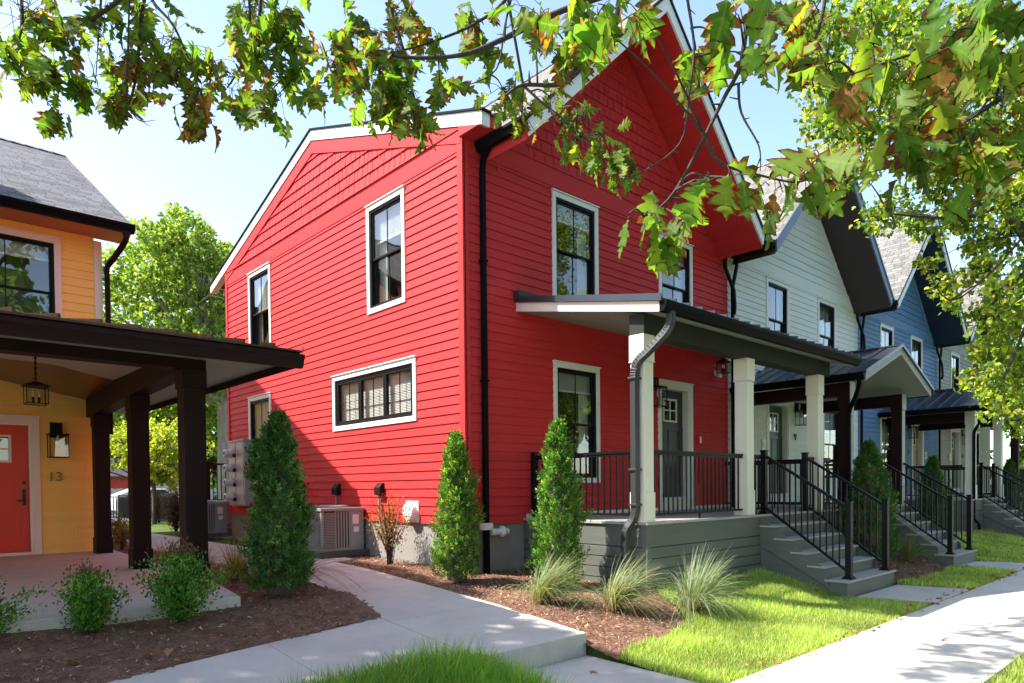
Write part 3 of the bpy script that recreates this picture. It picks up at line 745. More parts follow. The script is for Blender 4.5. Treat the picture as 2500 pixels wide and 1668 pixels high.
    for (ea, eb) in ((a0, cx-e-.02), (cx+e+.02, x1)):
        ev = MB(); ev.prism([(ea, 7.36, 5.02), (ea, YF+.02, 5.02), (ea, YF+.02, 5.3), (ea, 7.36, 5.16)], [(eb, 7.36, 5.02), (eb, YF+.02, 5.02), (eb, YF+.02, 5.3), (eb, 7.36, 5.16)])
        keep(ev.build('front_eave', soffit if not end else wallm, H))
    ev = MB()
    ev.prism([(a0+.3, 16.86, 4.85), (a0+.3, 17.75, 4.85), (a0+.3, 17.75, 5.05), (a0+.3, 16.86, 5.3)], [(x1, 16.86, 4.85), (x1, 17.75, 4.85), (x1, 17.75, 5.05), (x1, 16.86, 5.3)])
    keep(ev.build('rear_eave', soffit if not end else wallm, H))
    # shell: back wall and party walls keep the daylight out
    bk = MB(); bk.box(x0+(.3 if end else 0), x1, 16.6, 16.85, -1.6, 5.1); bk.box(x1-.1, x1-.02, YF+.25, 16.6, -1.6, 5.0); bk.box(x0+.3, x1-.12, YF+.95, YF+1.0, -1.6, 5.4)
    keep(bk.build('back_wall', wallm, H))
    for (a, b), bl in zip(upper, blind): keep(window(H, F_, a, b, 2.96, 4.78, blind=bl))
    keep(window(H, F_, lower[0], lower[1], .044, 2.02, blind=blind[2]))
    keep(door(H, F_, dr[0], dr[1], -.30, 2.0, leafm, hinge=hinge))
    bb = MB(F_); bb.box(dr[0]+.0, dr[1]-.0, -.02, .03, -.5, -.302); bb.box(x0+1.2, dr[0], -.01, .02, -.5, -.44); bb.box(dr[1], x1-.1, -.01, .02, -.5, -.44)
    keep(bb.build('base_board', 'cream', H))
    # gutters on both eaves of the gable
    for s in (-1, 1):
        g = MB(); gx = cx+s*(e+.03); gutter_mesh(g, (gx, yo-.03, 5.0), (gx, YF-.03, 5.0), (s, 0)); keep(g.build('gutter', 'dsp', H))
    return H, made
def finish(H):
    inv = Matrix.Translation(-H.location)
    for c in H.children:
        if c.type == 'MESH' or c.type == 'EMPTY': c.matrix_parent_inverse = inv
red, _ = row_house('red_house', 'bright red corner house with lap siding, shingled gable and white window trim', 9.97, 6.32, 13.58, 'red', 'trim', 'red', [(8.15, 9.29), (11.07, 12.21)], (8.15, 9.3), (11.02, 12.2), 'blackdoor', 1, True, (.16, .16, .17))
white, _ = row_house('white_house', 'white house with black soffit and slate blue gable edge, beside the red house', 17.1, 13.58, 20.66, 'white', 'slate', 'brownsoffit', [(15.28, 16.4), (18.02, 19.13)], (18.3, 19.45), (15.29, 16.48), 'greendoor', -1, False, (0, .5, .3))
blue, _ = row_house('blue_house', 'blue house with navy soffit, third in the row between the white and tan houses', 24.15, 20.66, 27.7, 'blue', 'trim', 'navysoffit', [(22.33, 23.43), (25.0, 26.13)], (22.36, 23.46), (25.1, 26.3), 'peachdoor', 1, False, (.3, .3, .45))
tan, _ = row_house('tan_house', 'grey tan house with brown soffit at the far end of the row', 31.2, 27.7, 34.8, 'tan', 'trim', 'brownsoffit', [(29.3, 30.4), (32.02, 33.2)], (32.05, 33.2), (29.3, 30.5), 'olivedoor', -1, False, (0, .3, .3))
tw_ = MB(); tw_.box(34.8, 34.9, YF, 16.6, -1.6, 5.2); tw_.poly([(34.8, YF, 5.1), (34.8, 12.36, 6.8), (34.8, 16.6, 5.2)]); tw_.build('end_wall', 'tan', tan)
# ---- red house: sunlit side wall
wl = [(9.29, 10.44, 2.96, 4.78), (14.35, 15.52, 2.96, 4.80), (14.42, 15.62, .1, 2.05)]
sm = (9.03, 11.71, 1.045, 2.05)
ops = [(a+.02, b-.02, c+.02, d-.02) for a, b, c, d in wl+[sm]]
mb = MB(S_); siding(mb, YF+.09, 16.86-.09, -.57, 4.84, opens=ops); mb.build('side_wall', 'red', red)
rk = lambda y: 6.84-.325*abs(y-12.36)
clipS = lambda z: (12.36-(6.45-z)/.325, 12.36+(6.45-z)/.325)
sh = MB(S_); shingles(sh, 8.2, 16.6, 5.16, 6.44, clipS, e=.19); sh.poly([(YF, -.004, 4.84), (16.86, -.004, 4.84), (16.86, -.004, 5.33), (12.36, -.004, 6.79), (YF, -.004, 5.33)]); sh.build('side_gable_shingles', 'red', red)
tr = MB(S_)
tr.box(YF+.095, 16.86-.095, 0, .024, 4.84, 5.13); tr.prism([(YF+.02, 0, 5.13), (YF+.02, .05, 5.13), (YF+.02, .02, 5.165), (YF+.02, 0, 5.165)], [(16.80, 0, 5.13), (16.80, .05, 5.13), (16.80, .02, 5.165), (16.80, 0, 5.165)])
tr.box(YF-.028, YF+.09, -.02, .03, -.57, 5.12); tr.box(16.77, 16.88, -.02, .03, -.57, 5.12)
for s in (-1, 1):
    ye = YF+.0 if s < 0 else 16.86
    tr.prism([(12.36, 0, 6.62), (ye, 0, rk(ye)-.22), (ye, 0, rk(ye)-.45), (12.36, 0, 6.39)], [(12.36, .035, 6.62), (ye, .035, rk(ye)-.22), (ye, .035, rk(ye)-.45), (12.36, .035, 6.39)])
tr.build('side_trim', 'red', red, bevel=.002)
fa = MB(S_)
for ye in (7.34, 17.79): fa.prism([(12.36, -.1, 6.82), (ye, -.1, rk(ye)-.02), (ye, -.1, rk(ye)-.21), (12.36, -.1, 6.63)], [(12.36, .052, 6.82), (ye, .052, rk(ye)-.02), (ye, .052, rk(ye)-.21), (12.36, .052, 6.63)])
fa.build('side_rake_fascia', 'trim', red, bevel=.003)
dk = MB(S_)
for ye in (7.30, 17.83): dk.prism([(12.36, -.1, 6.855), (ye, -.1, rk(ye)+.015), (ye, -.1, rk(ye)-.018), (12.36, -.1, 6.822)], [(12.36, .075, 6.855), (ye, .075, rk(ye)+.015), (ye, .075, rk(ye)-.018), (12.36, .075, 6.822)])
dk.build('side_drip_edge', 'dsp', red)
fo = MB(S_); fo.box(YF, 16.86, -.25, -.012, -1.5, -.57); fo.build('side_foundation', 'foundation', red)
window(red, S_, *wl[0], blind=.30, curtain=True); window(red, S_, *wl[1], blind=.45, curtain=True)
window(red, S_, *wl[2], blind=0.52, curtain=False); window(red, S_, *sm, blind=.95, curtain=False, kind='triple')
spout(red, [(6.615, 7.60, 4.90), (6.62, 7.72, 4.78), (6.63, 7.755, 4.6), (6.63, 7.755, -.62)], .05, ribs=[(6.63, 7.755, 1.55), (6.63, 7.755, 3.3)])
c = MB(); c.box(6.55, 6.71, 7.69, 7.82, -.64, -.54); c.build('downspout_collar', 'pvc', red, bevel=.008)
spout(red, [(6.63, 7.755, -.62), (6.63, 7.755, -1.34)], .052)
pv = MB(); pv.tube([(6.72, YF-.07, -.68), (6.84, YF-.07, -.68)], .05, 16)
pv.lathe([(.05, .0), (.05, .10), (.085, .13), (.085, .15), (.05, .21), (.05, .25), (.042, .25), (.042, .2)], (6.80, YF-.08, -.68), 20, 0)
pv.build('vent_pipe', 'pvc', red, smooth=False, bevel=.003)
for y in (12.99, 11.56, 10.09):
    b = MB(); b.prism([(XS, y-.09, -.14), (XS-.11, y-.09, -.12), (XS-.11, y-.09, .0), (XS-.06, y-.09, .07), (XS, y-.09, .08)], [(XS, y+.09, -.14), (XS-.11, y+.09, -.12), (XS-.11, y+.09, .0), (XS-.06, y+.09, .07), (XS, y+.09, .08)])
    b.build('dryer_vent_hood', 'brown', red, bevel=.01)
    b = MB(); b.tube(curve([(XS-.05, y+.02, -.12), (XS-.05, y+.02, -.4), (XS-.06, y-.02, -.62), (XS-.14, y-.1, -.75)], 4), .018, 8); b.build('line_conduit', 'acgrey', red, smooth=True)
ov = MB(); ov.box(XS-.03, XS, 9.00, 9.34, -.56, -.22); ov.lathe([(.15, 0), (.15, -.07), (.13, -.10), (.04, -.105)], (XS-.03, 9.17, -.39), 24, 0)
for i in range(5): ov.box(XS-.142, XS-.13, 9.08, 9.26, -.46+.035*i, -.445+.035*i)
ov.build('round_vent_cover', 'pvc', red, bevel=.004)
bd = MB(F_); bd.box(12.37, 12.49, .02, .045, .79, 1.02); bd.build('doorbell_plate', 'red', red); bd = MB(F_); bd.box(12.405, 12.455, .045, .065, .84, .97); bd.build('doorbell', 'pvc', red, bevel=.004)
cm = MB(); cm.prism([(13.0, YF-.02, 2.28), (13.12, YF-.02, 2.28), (13.12, YF-.02, 2.4), (13.0, YF-.02, 2.4)], [(12.98, YF-.16, 2.22), (13.09, YF-.16, 2.22), (13.09, YF-.16, 2.32), (12.98, YF-.16, 2.32)]); cm.build('wall_speaker', 'blind', red, bevel=.004)
# downspouts at the party lines
for i, (xb, H) in enumerate(((13.58, red), (20.66, white), (27.7, blue))):
    for s in (-1, 1):
        gx = xb+s*.24-(.0); sx = xb+s*.07
        spout(H, curve([(gx, YF-.09, 4.88), (gx, YF-.09, 4.70), (gx*.4+sx*.6, YF-.10, 4.45), (sx, YF-.09, 4.2), (sx, YF-.09, 3.9)], 4)+[Vector((sx, YF-.09, -1.3))] if s > 0 or i == 99 else [(gx, YF-.09, 4.88), (gx, YF-.09, 4.6), (sx+.0, YF-.2, 4.1), (sx, YF-.22, 3.75), (sx+.02, YF-.19, 3.6)], .042)
# ---- shed porch (red and tan)
def shed_porch(H, x0, x1, posts, postm, stairx, dx, left_rail=True, fascia='pinktrim', roofm='metalroof'):
    yf = 5.2; b = lambda y: 2.19+.192*(y-yf); yw = YF-.001
    skirt(H, dx[0], dx[1], 5.49, YF)
    so_ = MB(); so_.prism([(x0+.03, yf, b(yf)+.01), (x0+.03, yw, b(yw)+.01), (x0+.03, yw, b(yw)+.14), (x0+.03, yf, b(yf)+.14)], [(x1-.03, yf, b(yf)+.01), (x1-.03, yw, b(yw)+.01), (x1-.03, yw, b(yw)+.14), (x1-.03, yf, b(yf)+.14)])
    so_.build('porch_soffit', 'greysoffit', H)
    fa = MB()
    for x in (x0, x1-.03): fa.prism([(x, yf, b(yf)), (x, yw, b(yw)), (x, yw, b(yw)+.135), (x, yf, b(yf)+.135)], [(x+.03, yf, b(yf)), (x+.03, yw, b(yw)), (x+.03, yw, b(yw)+.135), (x+.03, yf, b(yf)+.135)])
    fa.box(x0, x1, yf-.02, yf, b(yf), b(yf)+.13)
    fa.build('porch_fascia', fascia, H, bevel=.002)
    rm = MB()
    seam_plane(rm, (x0-.02, yf-.07, b(yf-.07)+.15), (x1+.02, yf-.07, b(yf-.07)+.15), (x1+.02, yw, b(yw)+.15), (x0-.02, yw, b(yw)+.15), int((x1-x0)/.30))
    for x in (x0-.035, x1+.02): rm.prism([(x, yf-.07, b(yf-.07)+.135), (x, yw, b(yw)+.135), (x, yw, b(yw)+.225), (x, yf-.07, b(yf-.07)+.225)], [(x+.015, yf-.07, b(yf-.07)+.135), (x+.015, yw, b(yw)+.135), (x+.015, yw, b(yw)+.225), (x+.015, yf-.07, b(yf-.07)+.225)])
    rm.box(x0-.06, x1+.06, yw-.14, yw, b(yw)+.16, b(yw)+.29)
    rm.build('porch_roof', roofm, H)
    g = MB(); gutter_mesh(g, (x0-.0, yf-.022, 2.32), (x1, yf-.022, 2.32), (0, -1), .14, .12); g.build('porch_gutter', 'dsp', H)
    bm_ = MB(); bm_.box(dx[0]-.02, dx[1]-.30, 5.5, 5.74, 1.985, 2.25); bm_.build('porch_beam', 'beam', H, bevel=.004)
    for x in posts: post(H, x, 5.62, -.5, 1.985, m=postm)
    return b
b_ = shed_porch(red, 7.34, 13.55, (7.56, 10.25, 12.83), 'cream', None, (7.47, 13.5))
nav = MB(); nav.box(7.335, 7.339, 6.95, 7.83, 2.53, 2.535); 
stairs(red, 10.52, 12.42, 5.49)
for x in (10.8, 12.3): stair_rail(red, x, 5.57, 4.22)
rail(red, (7.62, 5.78), (7.62, 7.78), posts=False); rail(red, (7.68, 5.6), (10.13, 5.6)); rail(red, (10.37, 5.6), (10.76, 5.6)); rail(red, (12.34, 5.6), (12.71, 5.6)); rail(red, (12.95, 5.6), (13.4, 5.6)); rail(red, (13.4, 5.6), (13.4, 7.78))
pp = MB(); pp.box(7.58, 7.66, 7.70, 7.78, -.5, .53); pp.build('railing_post', 'black', red, bevel=.004)
dsp = curve([(7.50, 5.12, 2.19), (7.50, 5.12, 2.08), (7.48, 5.18, 1.95), (7.42, 5.40, 1.74), (7.38, 5.56, 1.60), (7.375, 5.60, 1.42)], 4)+[Vector((7.375, 5.60, -.30))]+curve([(7.375, 5.60, -.34), (7.36, 5.63, -.46), (7.30, 5.70, -.62), (7.30, 5.71, -.80)], 3)+[Vector((7.30, 5.71, -1.28))]
spout(red, dsp, .062, 'porch_downspout', 'dspsunlit', ribs=[(7.375, 5.60, 1.40), (7.375, 5.60, .2), (7.375, 5.60, -.26)])
rb = MB()
for i in range(26):
    p = dsp[min(i*20//26, 19)]; q = dsp[min(i*20//26+1, 20)]; t = (Vector(q)-Vector(p)); f = (i*20/26) % 1; c0 = Vector(p)+t*f
    t.normalize(); rb.bar(c0-t*.006, c0+t*.006, .098, .098)
rb.build('downspout_elbow_ribs', 'dspsunlit', red, bevel=.003)
ad = MB(); ad.box(7.23, 7.37, 5.64, 5.78, -1.36, -1.20); ad.build('downspout_adapter', 'pvc', red, bevel=.01)
shed_porch(tan, 27.95, 34.0, (28.15, 30.9, 33.4), 'brown', None, (28.05, 33.7), fascia='trim')
stairs(tan, 30.0, 31.6, 5.49)
for x in (30.1, 31.5): stair_rail(tan, x, 5.57, 4.22)
rail(tan, (28.2, 5.78), (28.2, 7.78)); rail(tan, (28.3, 5.6), (30.06, 5.6))
# ---- gabled porch (white and blue)
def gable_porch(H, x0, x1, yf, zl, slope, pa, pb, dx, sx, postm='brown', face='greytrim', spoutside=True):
    c = (x0+x1)/2; hw = (x1-x0)/2; yw = YF-.002; zt = zl+slope*hw
    skirt(H, dx[0], dx[1], 5.49, YF)
    so_ = MB()
    for s in (-1, 1):
        q = [(c, zt-.11), (c+s*(hw-.02), zl-.11), (c+s*(hw-.02), zl-.01), (c, zt-.01)]
        so_.prism([(p[0], yf+.02, p[1]) for p in q], [(p[0], yw, p[1]) for p in q])
    so_.build('porch_ceiling', 'greysoffit', H)
    fa = MB()
    for s in (-1, 1):
        q = [(c, zt-.14), (c+s*hw, zl-.14), (c+s*hw, zl+.02), (c, zt+.02)]
        fa.prism([(p[0], yf-.012, p[1]) for p in q], [(p[0], yf+.02, p[1]) for p in q])
    fa.build('porch_fascia', 'greytrim', H, bevel=.002)
    rm = MB()
    for s in (-1, 1):
        seam_plane(rm, (c+s*(hw+.05), yf-.04, zl+.0), (c+s*(hw+.05), yw, zl+.0), (c, yw, zt+.02), (c, yf-.04, zt+.02), int((yw-yf)/.30))
        q = [(c, zt+.02), (c+s*(hw+.05), zl+.0), (c+s*(hw+.05), zl+.05), (c, zt+.075)]
        rm.prism([(p[0], yf-.055, p[1]) for p in q], [(p[0], yf-.04, p[1]) for p in q])
    rm.bar((c, yf-.05, zt+.055), (c, yw, zt+.055), .12, .03)
    rm.build('porch_roof', 'metalroof', H)
    for s, x in ((-1, x0-.02), (1, x1+.02)):
        g = MB(); gutter_mesh(g, (x, yf-.03, zl+.02), (x, yw, zl+.02), (s, 0), .14, .12); g.build('porch_gutter', 'dsp', H)
    for x in (pa, pb):
        bm_ = MB(); bm_.box(x-.11, x+.11, 5.5, yw, 1.72, 1.98); bm_.build('porch_beam', 'brown', H, bevel=.004)
        p = post(H, x, 5.62, -.5, 1.985, m=postm)
        f = MB(); f.box(x-.085, x+.085, 5.502, 5.521, -.09, 1.62); f.box(x-.122, x+.122, 5.488, 5.499, -.5, -.1); f.box(x-.122, x+.122, 5.488, 5.499, 1.63, 1.985); f.build('reflected_post_face', face, p)  # light reflected on the post fronts is put into these pale pieces
    stairs(H, sx[0], sx[1], 5.49)
    for x in (sx[0]+.1, sx[1]-.1): stair_rail(H, x, 5.57, 4.22)
    rail(H, (dx[0]+.15, 5.76), (dx[0]+.15, 7.78)); rail(H, (pa+.12, 5.6), (sx[0]+.06, 5.6))
    if sx[1]-.06 < pb-.2: rail(H, (sx[1]-.06, 5.6), (pb-.12, 5.6))
    rail(H, (dx[1]-.12, 5.76), (dx[1]-.12, 7.78))
    d = curve([(x0-.07, yf+.06, zl-.10), (x0-.07, yf+.06, zl-.2), (x0+.05, yf+.18, zl-.42), (pa-.17, 5.48, zl-.62), (pa-.17, 5.50, zl-.8)], 4)+[Vector((pa-.17, 5.50, -1.05)), Vector((pa-.17, 5.38, -1.2)), Vector((pa-.17, 5.36, -1.35))]
    spout(H, d, .055, 'porch_downspout')
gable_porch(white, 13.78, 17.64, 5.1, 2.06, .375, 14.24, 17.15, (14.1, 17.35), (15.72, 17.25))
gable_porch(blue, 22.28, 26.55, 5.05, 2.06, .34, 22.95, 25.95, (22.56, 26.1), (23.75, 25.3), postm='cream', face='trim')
number(white, '9', (16.72, YF-.03, 1.06), .17, 'numberblack'); number(blue, '7', (24.82, YF-.03, .90), .15, 'brass'); number(tan, '5', (30.78, YF-.03, .90), .15, 'numberblack')
for H, x in ((white, 15.1), (blue, 26.45), (tan, 29.15)):
    bd = MB(F_); bd.box(x-.07, x+.07, .02, .05, .78, 1.02); bd.box(x-.025, x+.025, .05, .07, .83, .96); bd.build('doorbell', 'pvc', H, bevel=.003)
for H in (red, white, blue, tan): finish(H)
G1 = 'box wall lanterns beside the front doors of the row'
lantern((10.83, YF-.02, 1.66), 'black box lantern on the red wall beside the charcoal door')
lantern((16.78, YF-.02, 1.62), 'black box lantern on the white wall above the number nine')
lantern((24.86, YF-.02, 1.62), 'black box lantern on the blue wall, left of the peach door')
lantern((30.78, YF-.02, 1.62), 'black box lantern on the tan wall at the far end of the row')
pendant((11.56, 6.75, 2.04), 2.49, 'small black cage pendant lamp under the red house porch ceiling', .09, .2)

# ------------------------------------------------------------------ yellow house
yel = thing('yellow_house', 'yellow house at left with dark brown porch and red front door', 'house', (0, YY, -1.07))
XR = 3.06; SZ = -1.074
mb = MB(Y_); wy = (.9, 2.46, 2.45, 4.33); dy = (.82, 2.09, SZ, 1.25)
siding(mb, -5.0, XR-.09, SZ, 4.42, .145, opens=[(wy[0]+.02, wy[1]-.02, wy[2]+.02, wy[3]-.02), (dy[0]+.02, dy[1]-.02, SZ-.01, dy[3]-.02)])
mb.build('wall', 'yellow', yel)
mb = MB(); mb.box(XR-.3, XR-.004, YY+.1, 23.8, -1.3, 4.3); mb.box(-5, XR-.3, 23.6, 23.8, -1.3, 4.3); mb.box(-5.1, -5, YY+.02, 23.8, -1.3, 4.4); mb.box(-5, XR-.31, YY+1.1, YY+1.2, -1.2, 4.3)
mb.poly([(XR-.01, YY, 4.3), (XR-.01, 18.94, 7.4), (XR-.01, 23.8, 4.3)]); mb.poly([(-5.1, YY, 4.3), (-5.1, 18.94, 7.4), (-5.1, 23.8, 4.3)]); mb.build('side_wall', 'yellow', yel)
tr = MB(Y_); tr.box(XR-.10, XR+.02, -.1, .03, SZ, 4.42); tr.build('corner_board', 'pinktrim', yel, bevel=.003)
tr = MB(Y_); tr.box(-5, XR-.1, 0, .022, 4.42, 4.6); tr.build('frieze_board', 'yellow', yel)
window(yel, Y_, *wy, trim='pinktrim', blind=.14, curtain=False, tw=.10)
door(yel, Y_, *dy, 'reddoor', trim='pinktrim', hinge=-1, recess=.06, tw=.11)
number(yel, '13', (2.30, YY-.03, .17), .16, 'brass')
ye, ze, k = 13.43, 4.60, .576; yr = 18.97; zr = ze+k*(yr-ye); xr = 3.42
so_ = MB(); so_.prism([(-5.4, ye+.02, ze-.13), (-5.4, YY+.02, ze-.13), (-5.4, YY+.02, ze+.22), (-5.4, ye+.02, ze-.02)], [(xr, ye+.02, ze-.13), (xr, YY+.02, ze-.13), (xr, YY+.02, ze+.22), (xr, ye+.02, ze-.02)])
so_.build('soffit', 'rustbounce', yel)
rk_ = MB(); rk_.prism([(XR-.005, ye, ze-.13), (XR-.005, yr, zr-.16), (XR-.005, yr, zr-.02), (XR-.005, ye, ze-.02)], [(xr, ye, ze-.13), (xr, yr, zr-.16), (xr, yr, zr-.02), (xr, ye, ze-.02)]); 
rk_.prism([(XR-.005, 24.4, ze-.13), (XR-.005, yr, zr-.16), (XR-.005, yr, zr-.02), (XR-.005, 24.4, ze-.02)], [(xr, 24.4, ze-.13), (xr, yr, zr-.16), (xr, yr, zr-.02), (xr, 24.4, ze-.02)]); rk_.build('rake_board', 'brown', yel)
rf = MB(); ln = math.hypot(yr-ye, zr-ze)
for (y0, sgn) in ((ye-.05, 1), (2*yr-ye+.05, -1)):
    rf.quad((-5.4, y0, ze-.03), (xr+.04, y0, ze-.03), (xr+.04, yr, zr), (-5.4, yr, zr), [(-5.4, 0), (xr, 0), (xr, ln), (-5.4, ln)])
    rf.quad((-5.4, y0, ze-.06), (xr+.04, y0, ze-.06), (xr+.04, y0, ze-.03), (-5.4, y0, ze-.03), [(0, 0), (8, 0), (8, .03), (0, .03)])
rf.quad((xr+.04, ye-.05, ze-.06), (xr+.04, yr, zr-.03), (xr+.04, yr, zr), (xr+.04, ye-.05, ze-.03), [(0, 0), (8, 0), (8, .03), (0, .03)])
for i in range(34):
    xa = -5.4+i*.26
    for s in (-1, 1): rf.quad((xa, yr, zr+.035), (xa+.28, yr, zr+.02), (xa+.28, yr+s*.14, zr+.02-.08), (xa, yr+s*.14, zr+.035-.08), [(0, 0), (.25, 0), (.25, .14), (0, .14)])
rf.build('roof', 'shingle_dark', yel)
g = MB(); gutter_mesh(g, (-5.4, ye, ze-.0), (xr+.02, ye, ze-.0), (0, -1), .14, .13); g.build('gutter', 'dsp', yel)
spout(yel, curve([(3.30, ye-.06, 4.46), (3.30, ye-.06, 4.32), (3.22, 13.75, 4.12), (3.15, 14.0, 3.98), (3.15, 14.02, 3.8)], 4)+[Vector((3.15, 14.02, 1.0))], .058, m='brown')
# porch: slab, three dark brown columns, hipped low roof
sb = MB(); sb.prism([(-5, 6.93, SZ), (2.68, 6.93, SZ), (2.93, 8.5, SZ), (3.05, 11.3, SZ), (3.16, 14.06, SZ), (-5, 14.06, SZ)], [(-5, 6.93, -1.3), (2.68, 6.93, -1.3), (2.93, 8.5, -1.3), (3.05, 11.3, -1.3), (3.16, 14.06, -1.3), (-5, 14.06, -1.3)])
sb.build('porch_slab', 'concrete', yel, bevel=.008)
for (x, y) in ((2.55, 7.87), (2.68, 10.44), (2.88, 13.49), (-2.2, 7.87)): post(yel, x, y, SZ, 1.285, w=.25, m='brown', cap=.2, base=.27)
bm_ = MB(); bm_.box(-5, 2.675, 7.76, 7.98, 1.285, 1.45)
bm_.prism([(2.44, 7.98, 1.285), (2.66, 7.98, 1.285), (2.66, 7.98, 1.62), (2.44, 7.98, 1.52)], [(2.78, 14.05, 1.285), (3.0, 14.05, 1.285), (3.0, 14.05, 1.7), (2.78, 14.05, 1.7)])
bm_.build('porch_beam', 'brown', yel, bevel=.003)
XE = 3.40; YE = 7.10
h = lambda x, y: .19*max(0, min(XE-x, y-YE))
so_ = MB(); so_.prism([(2.6, YE, 1.395), (XE, YE, 1.395), (XE, 14.06, 1.395), (2.9, 14.06, 1.395), (2.62, 7.9, 1.395)], [(2.6, YE, 1.46), (XE, YE, 1.46), (XE, 14.06, 1.46), (2.9, 14.06, 1.46), (2.62, 7.9, 1.46)])
so_.box(-5, 2.6, YE, 7.80, 1.395, 1.46)
so_.build('porch_soffit', 'brownsoffit' if False else 'greysoffit', yel)
cl = MB()
P0, P1, P2 = (2.55, 7.9, 1.46), (2.90, 14.07, 1.70), (1.4, 14.07, 1.99)
cl.poly([P0, P1, P2, (.6, 10.2, 1.85)]); cl.poly([P0, (.6, 10.2, 1.85), (-5, 10.2, 1.85), (-5, 7.9, 1.42)]); cl.poly([(.6, 10.2, 1.85), P2, (-5, 14.07, 2.0), (-5, 10.2, 1.85)])
cl.build('porch_ceiling', 'taupe', yel)
rm = MB(); a, b_x = XE+.05, YE-.05
apx = (.2, b_x+3.2, 1.48+.19*3.25)
# front slope and side slope meeting on the hip
for i in range(26):
    x1_ = a-i*.32; x0_ = x1_-.32
    if x0_ < -5: break
    l1, l0 = min(a-x1_, 3.2), min(a-x0_, 3.2)
    rm.prism([(x0_, b_x, 1.47), (x1_, b_x, 1.47), (x1_, b_x+l1+.001, 1.47+.19*l1), (x0_, b_x+l0, 1.47+.19*l0)], [(x0_, b_x, 1.49), (x1_, b_x, 1.49), (x1_, b_x+l1+.001, 1.49+.19*l1), (x0_, b_x+l0, 1.49+.19*l0)])
    rm.prism([(x0_-.012, b_x, 1.49), (x0_+.012, b_x, 1.49), (x0_+.012, b_x+l0, 1.49+.19*l0), (x0_-.012, b_x+l0, 1.49+.19*l0)], [(x0_-.012, b_x, 1.53), (x0_+.012, b_x, 1.53), (x0_+.012, b_x+l0, 1.53+.19*l0), (x0_-.012, b_x+l0, 1.53+.19*l0)])
for i in range(22):
    y0_ = b_x+i*.32; y1_ = min(y0_+.32, 14.07); l0, l1 = min(y0_-b_x, 3.2), min(y1_-b_x, 3.2)
    rm.prism([(a, y0_, 1.47), (a, y1_, 1.47), (a-l1, y1_, 1.47+.19*l1), (a-l0-.001, y0_, 1.47+.19*l0)], [(a, y0_, 1.49), (a, y1_, 1.49), (a-l1, y1_, 1.49+.19*l1), (a-l0-.001, y0_, 1.49+.19*l0)])
    rm.prism([(a, y0_-.012, 1.49), (a, y0_+.012, 1.49), (a-l0, y0_+.012, 1.49+.19*l0), (a-l0, y0_-.012, 1.49+.19*l0)], [(a, y0_-.012, 1.53), (a, y0_+.012, 1.53), (a-l0, y0_+.012, 1.53+.19*l0), (a-l0, y0_-.012, 1.53+.19*l0)])
rm.box(-5, a-3.2, b_x+3.2, 14.07, 2.07, 2.1)
rm.build('porch_roof', 'brownroof', yel)
fa = MB(); fa.box(-5, XE+.02, YE-.025, YE, 1.31, 1.47); fa.box(XE, XE+.02, YE, 14.07, 1.31, 1.47); fa.build('porch_fascia', 'brown', yel)
g = MB(); gutter_mesh(g, (-5, YE-.03, 1.43), (XE+.02, YE-.03, 1.43), (0, -1), .14, .12); g.build('porch_gutter', 'brown', yel)
finish(yel)
lantern((2.33, YY-.02, .78), 'black box lantern on the yellow wall above the number thirteen', s=1.08)
pendant((1.49, 10.19, 1.06), 1.83, 'black lantern hanging on a chain from the brown porch ceiling', .115, .22)
# ------------------------------------------------------------------ machines along the red side wall
def ac_unit(x0, y0, z, w, d, h, label, rz=0):
    t = thing('air_conditioner', label, 'air conditioner', (x0, y0, z), 'air conditioners along the red side wall', rz)
    m = MB(); m.box(-.08, w+.08, -.08, d+.08, -.10, 0); m.build('base_pad', 'asphalt', t, bevel=.01)
    m = MB(); m.box(.03, w-.03, .03, d-.03, .05, h-.06); m.build('coil', 'acdark', t)
    m = MB()
    m.box(0, w, 0, d, .0, .05)
    for (a, b) in ((0, 0), (w-.05, 0), (0, d-.05), (w-.05, d-.05)): m.box(a, a+.05, b, b+.05, .05, h-.05)
    m.box(w-.26, w-.05, -.002, .02, .05, h-.05)
    m.prism([(-.02, -.02, h-.05), (w+.02, -.02, h-.05), (w+.02, d+.02, h-.05), (-.02, d+.02, h-.05)], [(-.02, -.02, h), (w+.02, -.02, h), (w+.02, d+.02, h), (-.02, d+.02, h)])
    m.lathe([(.30, 0), (.30, .03), (.28, .04), (.05, .045)], (w/2, d/2, h), 28)
    m.build('casing', 'acgrey', t, bevel=.006)
    m = MB(); n = 22
    for i in range(n):
        zz = .06+i*(h-.13)/n; m.box(.05, .24, -.016, .010, zz, zz+.015); m.box(-.006, .010, .05, .12, zz, zz+.015)
    for i in range(5): zz = .06+i*(h-.13)/5; m.box(-.002, .008, .12, d-.05, zz, zz+.008)
    for i in range(26): y = .13+i*(d-.2)/25; m.box(-.010, .006, y-.006, y+.006, .05, h-.05)
    for i in range(6): x = .26+i*(w-.54)/5; m.box(x-.013, x+.013, -.008, .008, .05, h-.05)
    m.build('louvres', 'acgrey', t)
    m = MB(); m.lathe([(.035, -.02), (.03, -.012)], (-.004, .14, h-.19), 16, 0); m.build('badge', 'logo_red', t)
    m = MB(); m.box(w-.22, w-.1, -.006, -.003, h-.28, h-.12); m.box(w-.2, w-.1, -.006, -.003, h-.42, h-.33); m.build('data_sticker', 'sticker', t)
    m = MB(); m.tube(curve([(w, .1, .1), (w+.12, .08, .06), (w+.2, .2, .12), (w+.22, .3, .35)], 4), .016, 8); m.tube(curve([(w, .14, .2), (w+.1, .2, .16), (w+.2, .3, .2)], 4), .022, 8); m.build('refrigerant_line', 'rubber', t, smooth=True)
    return t
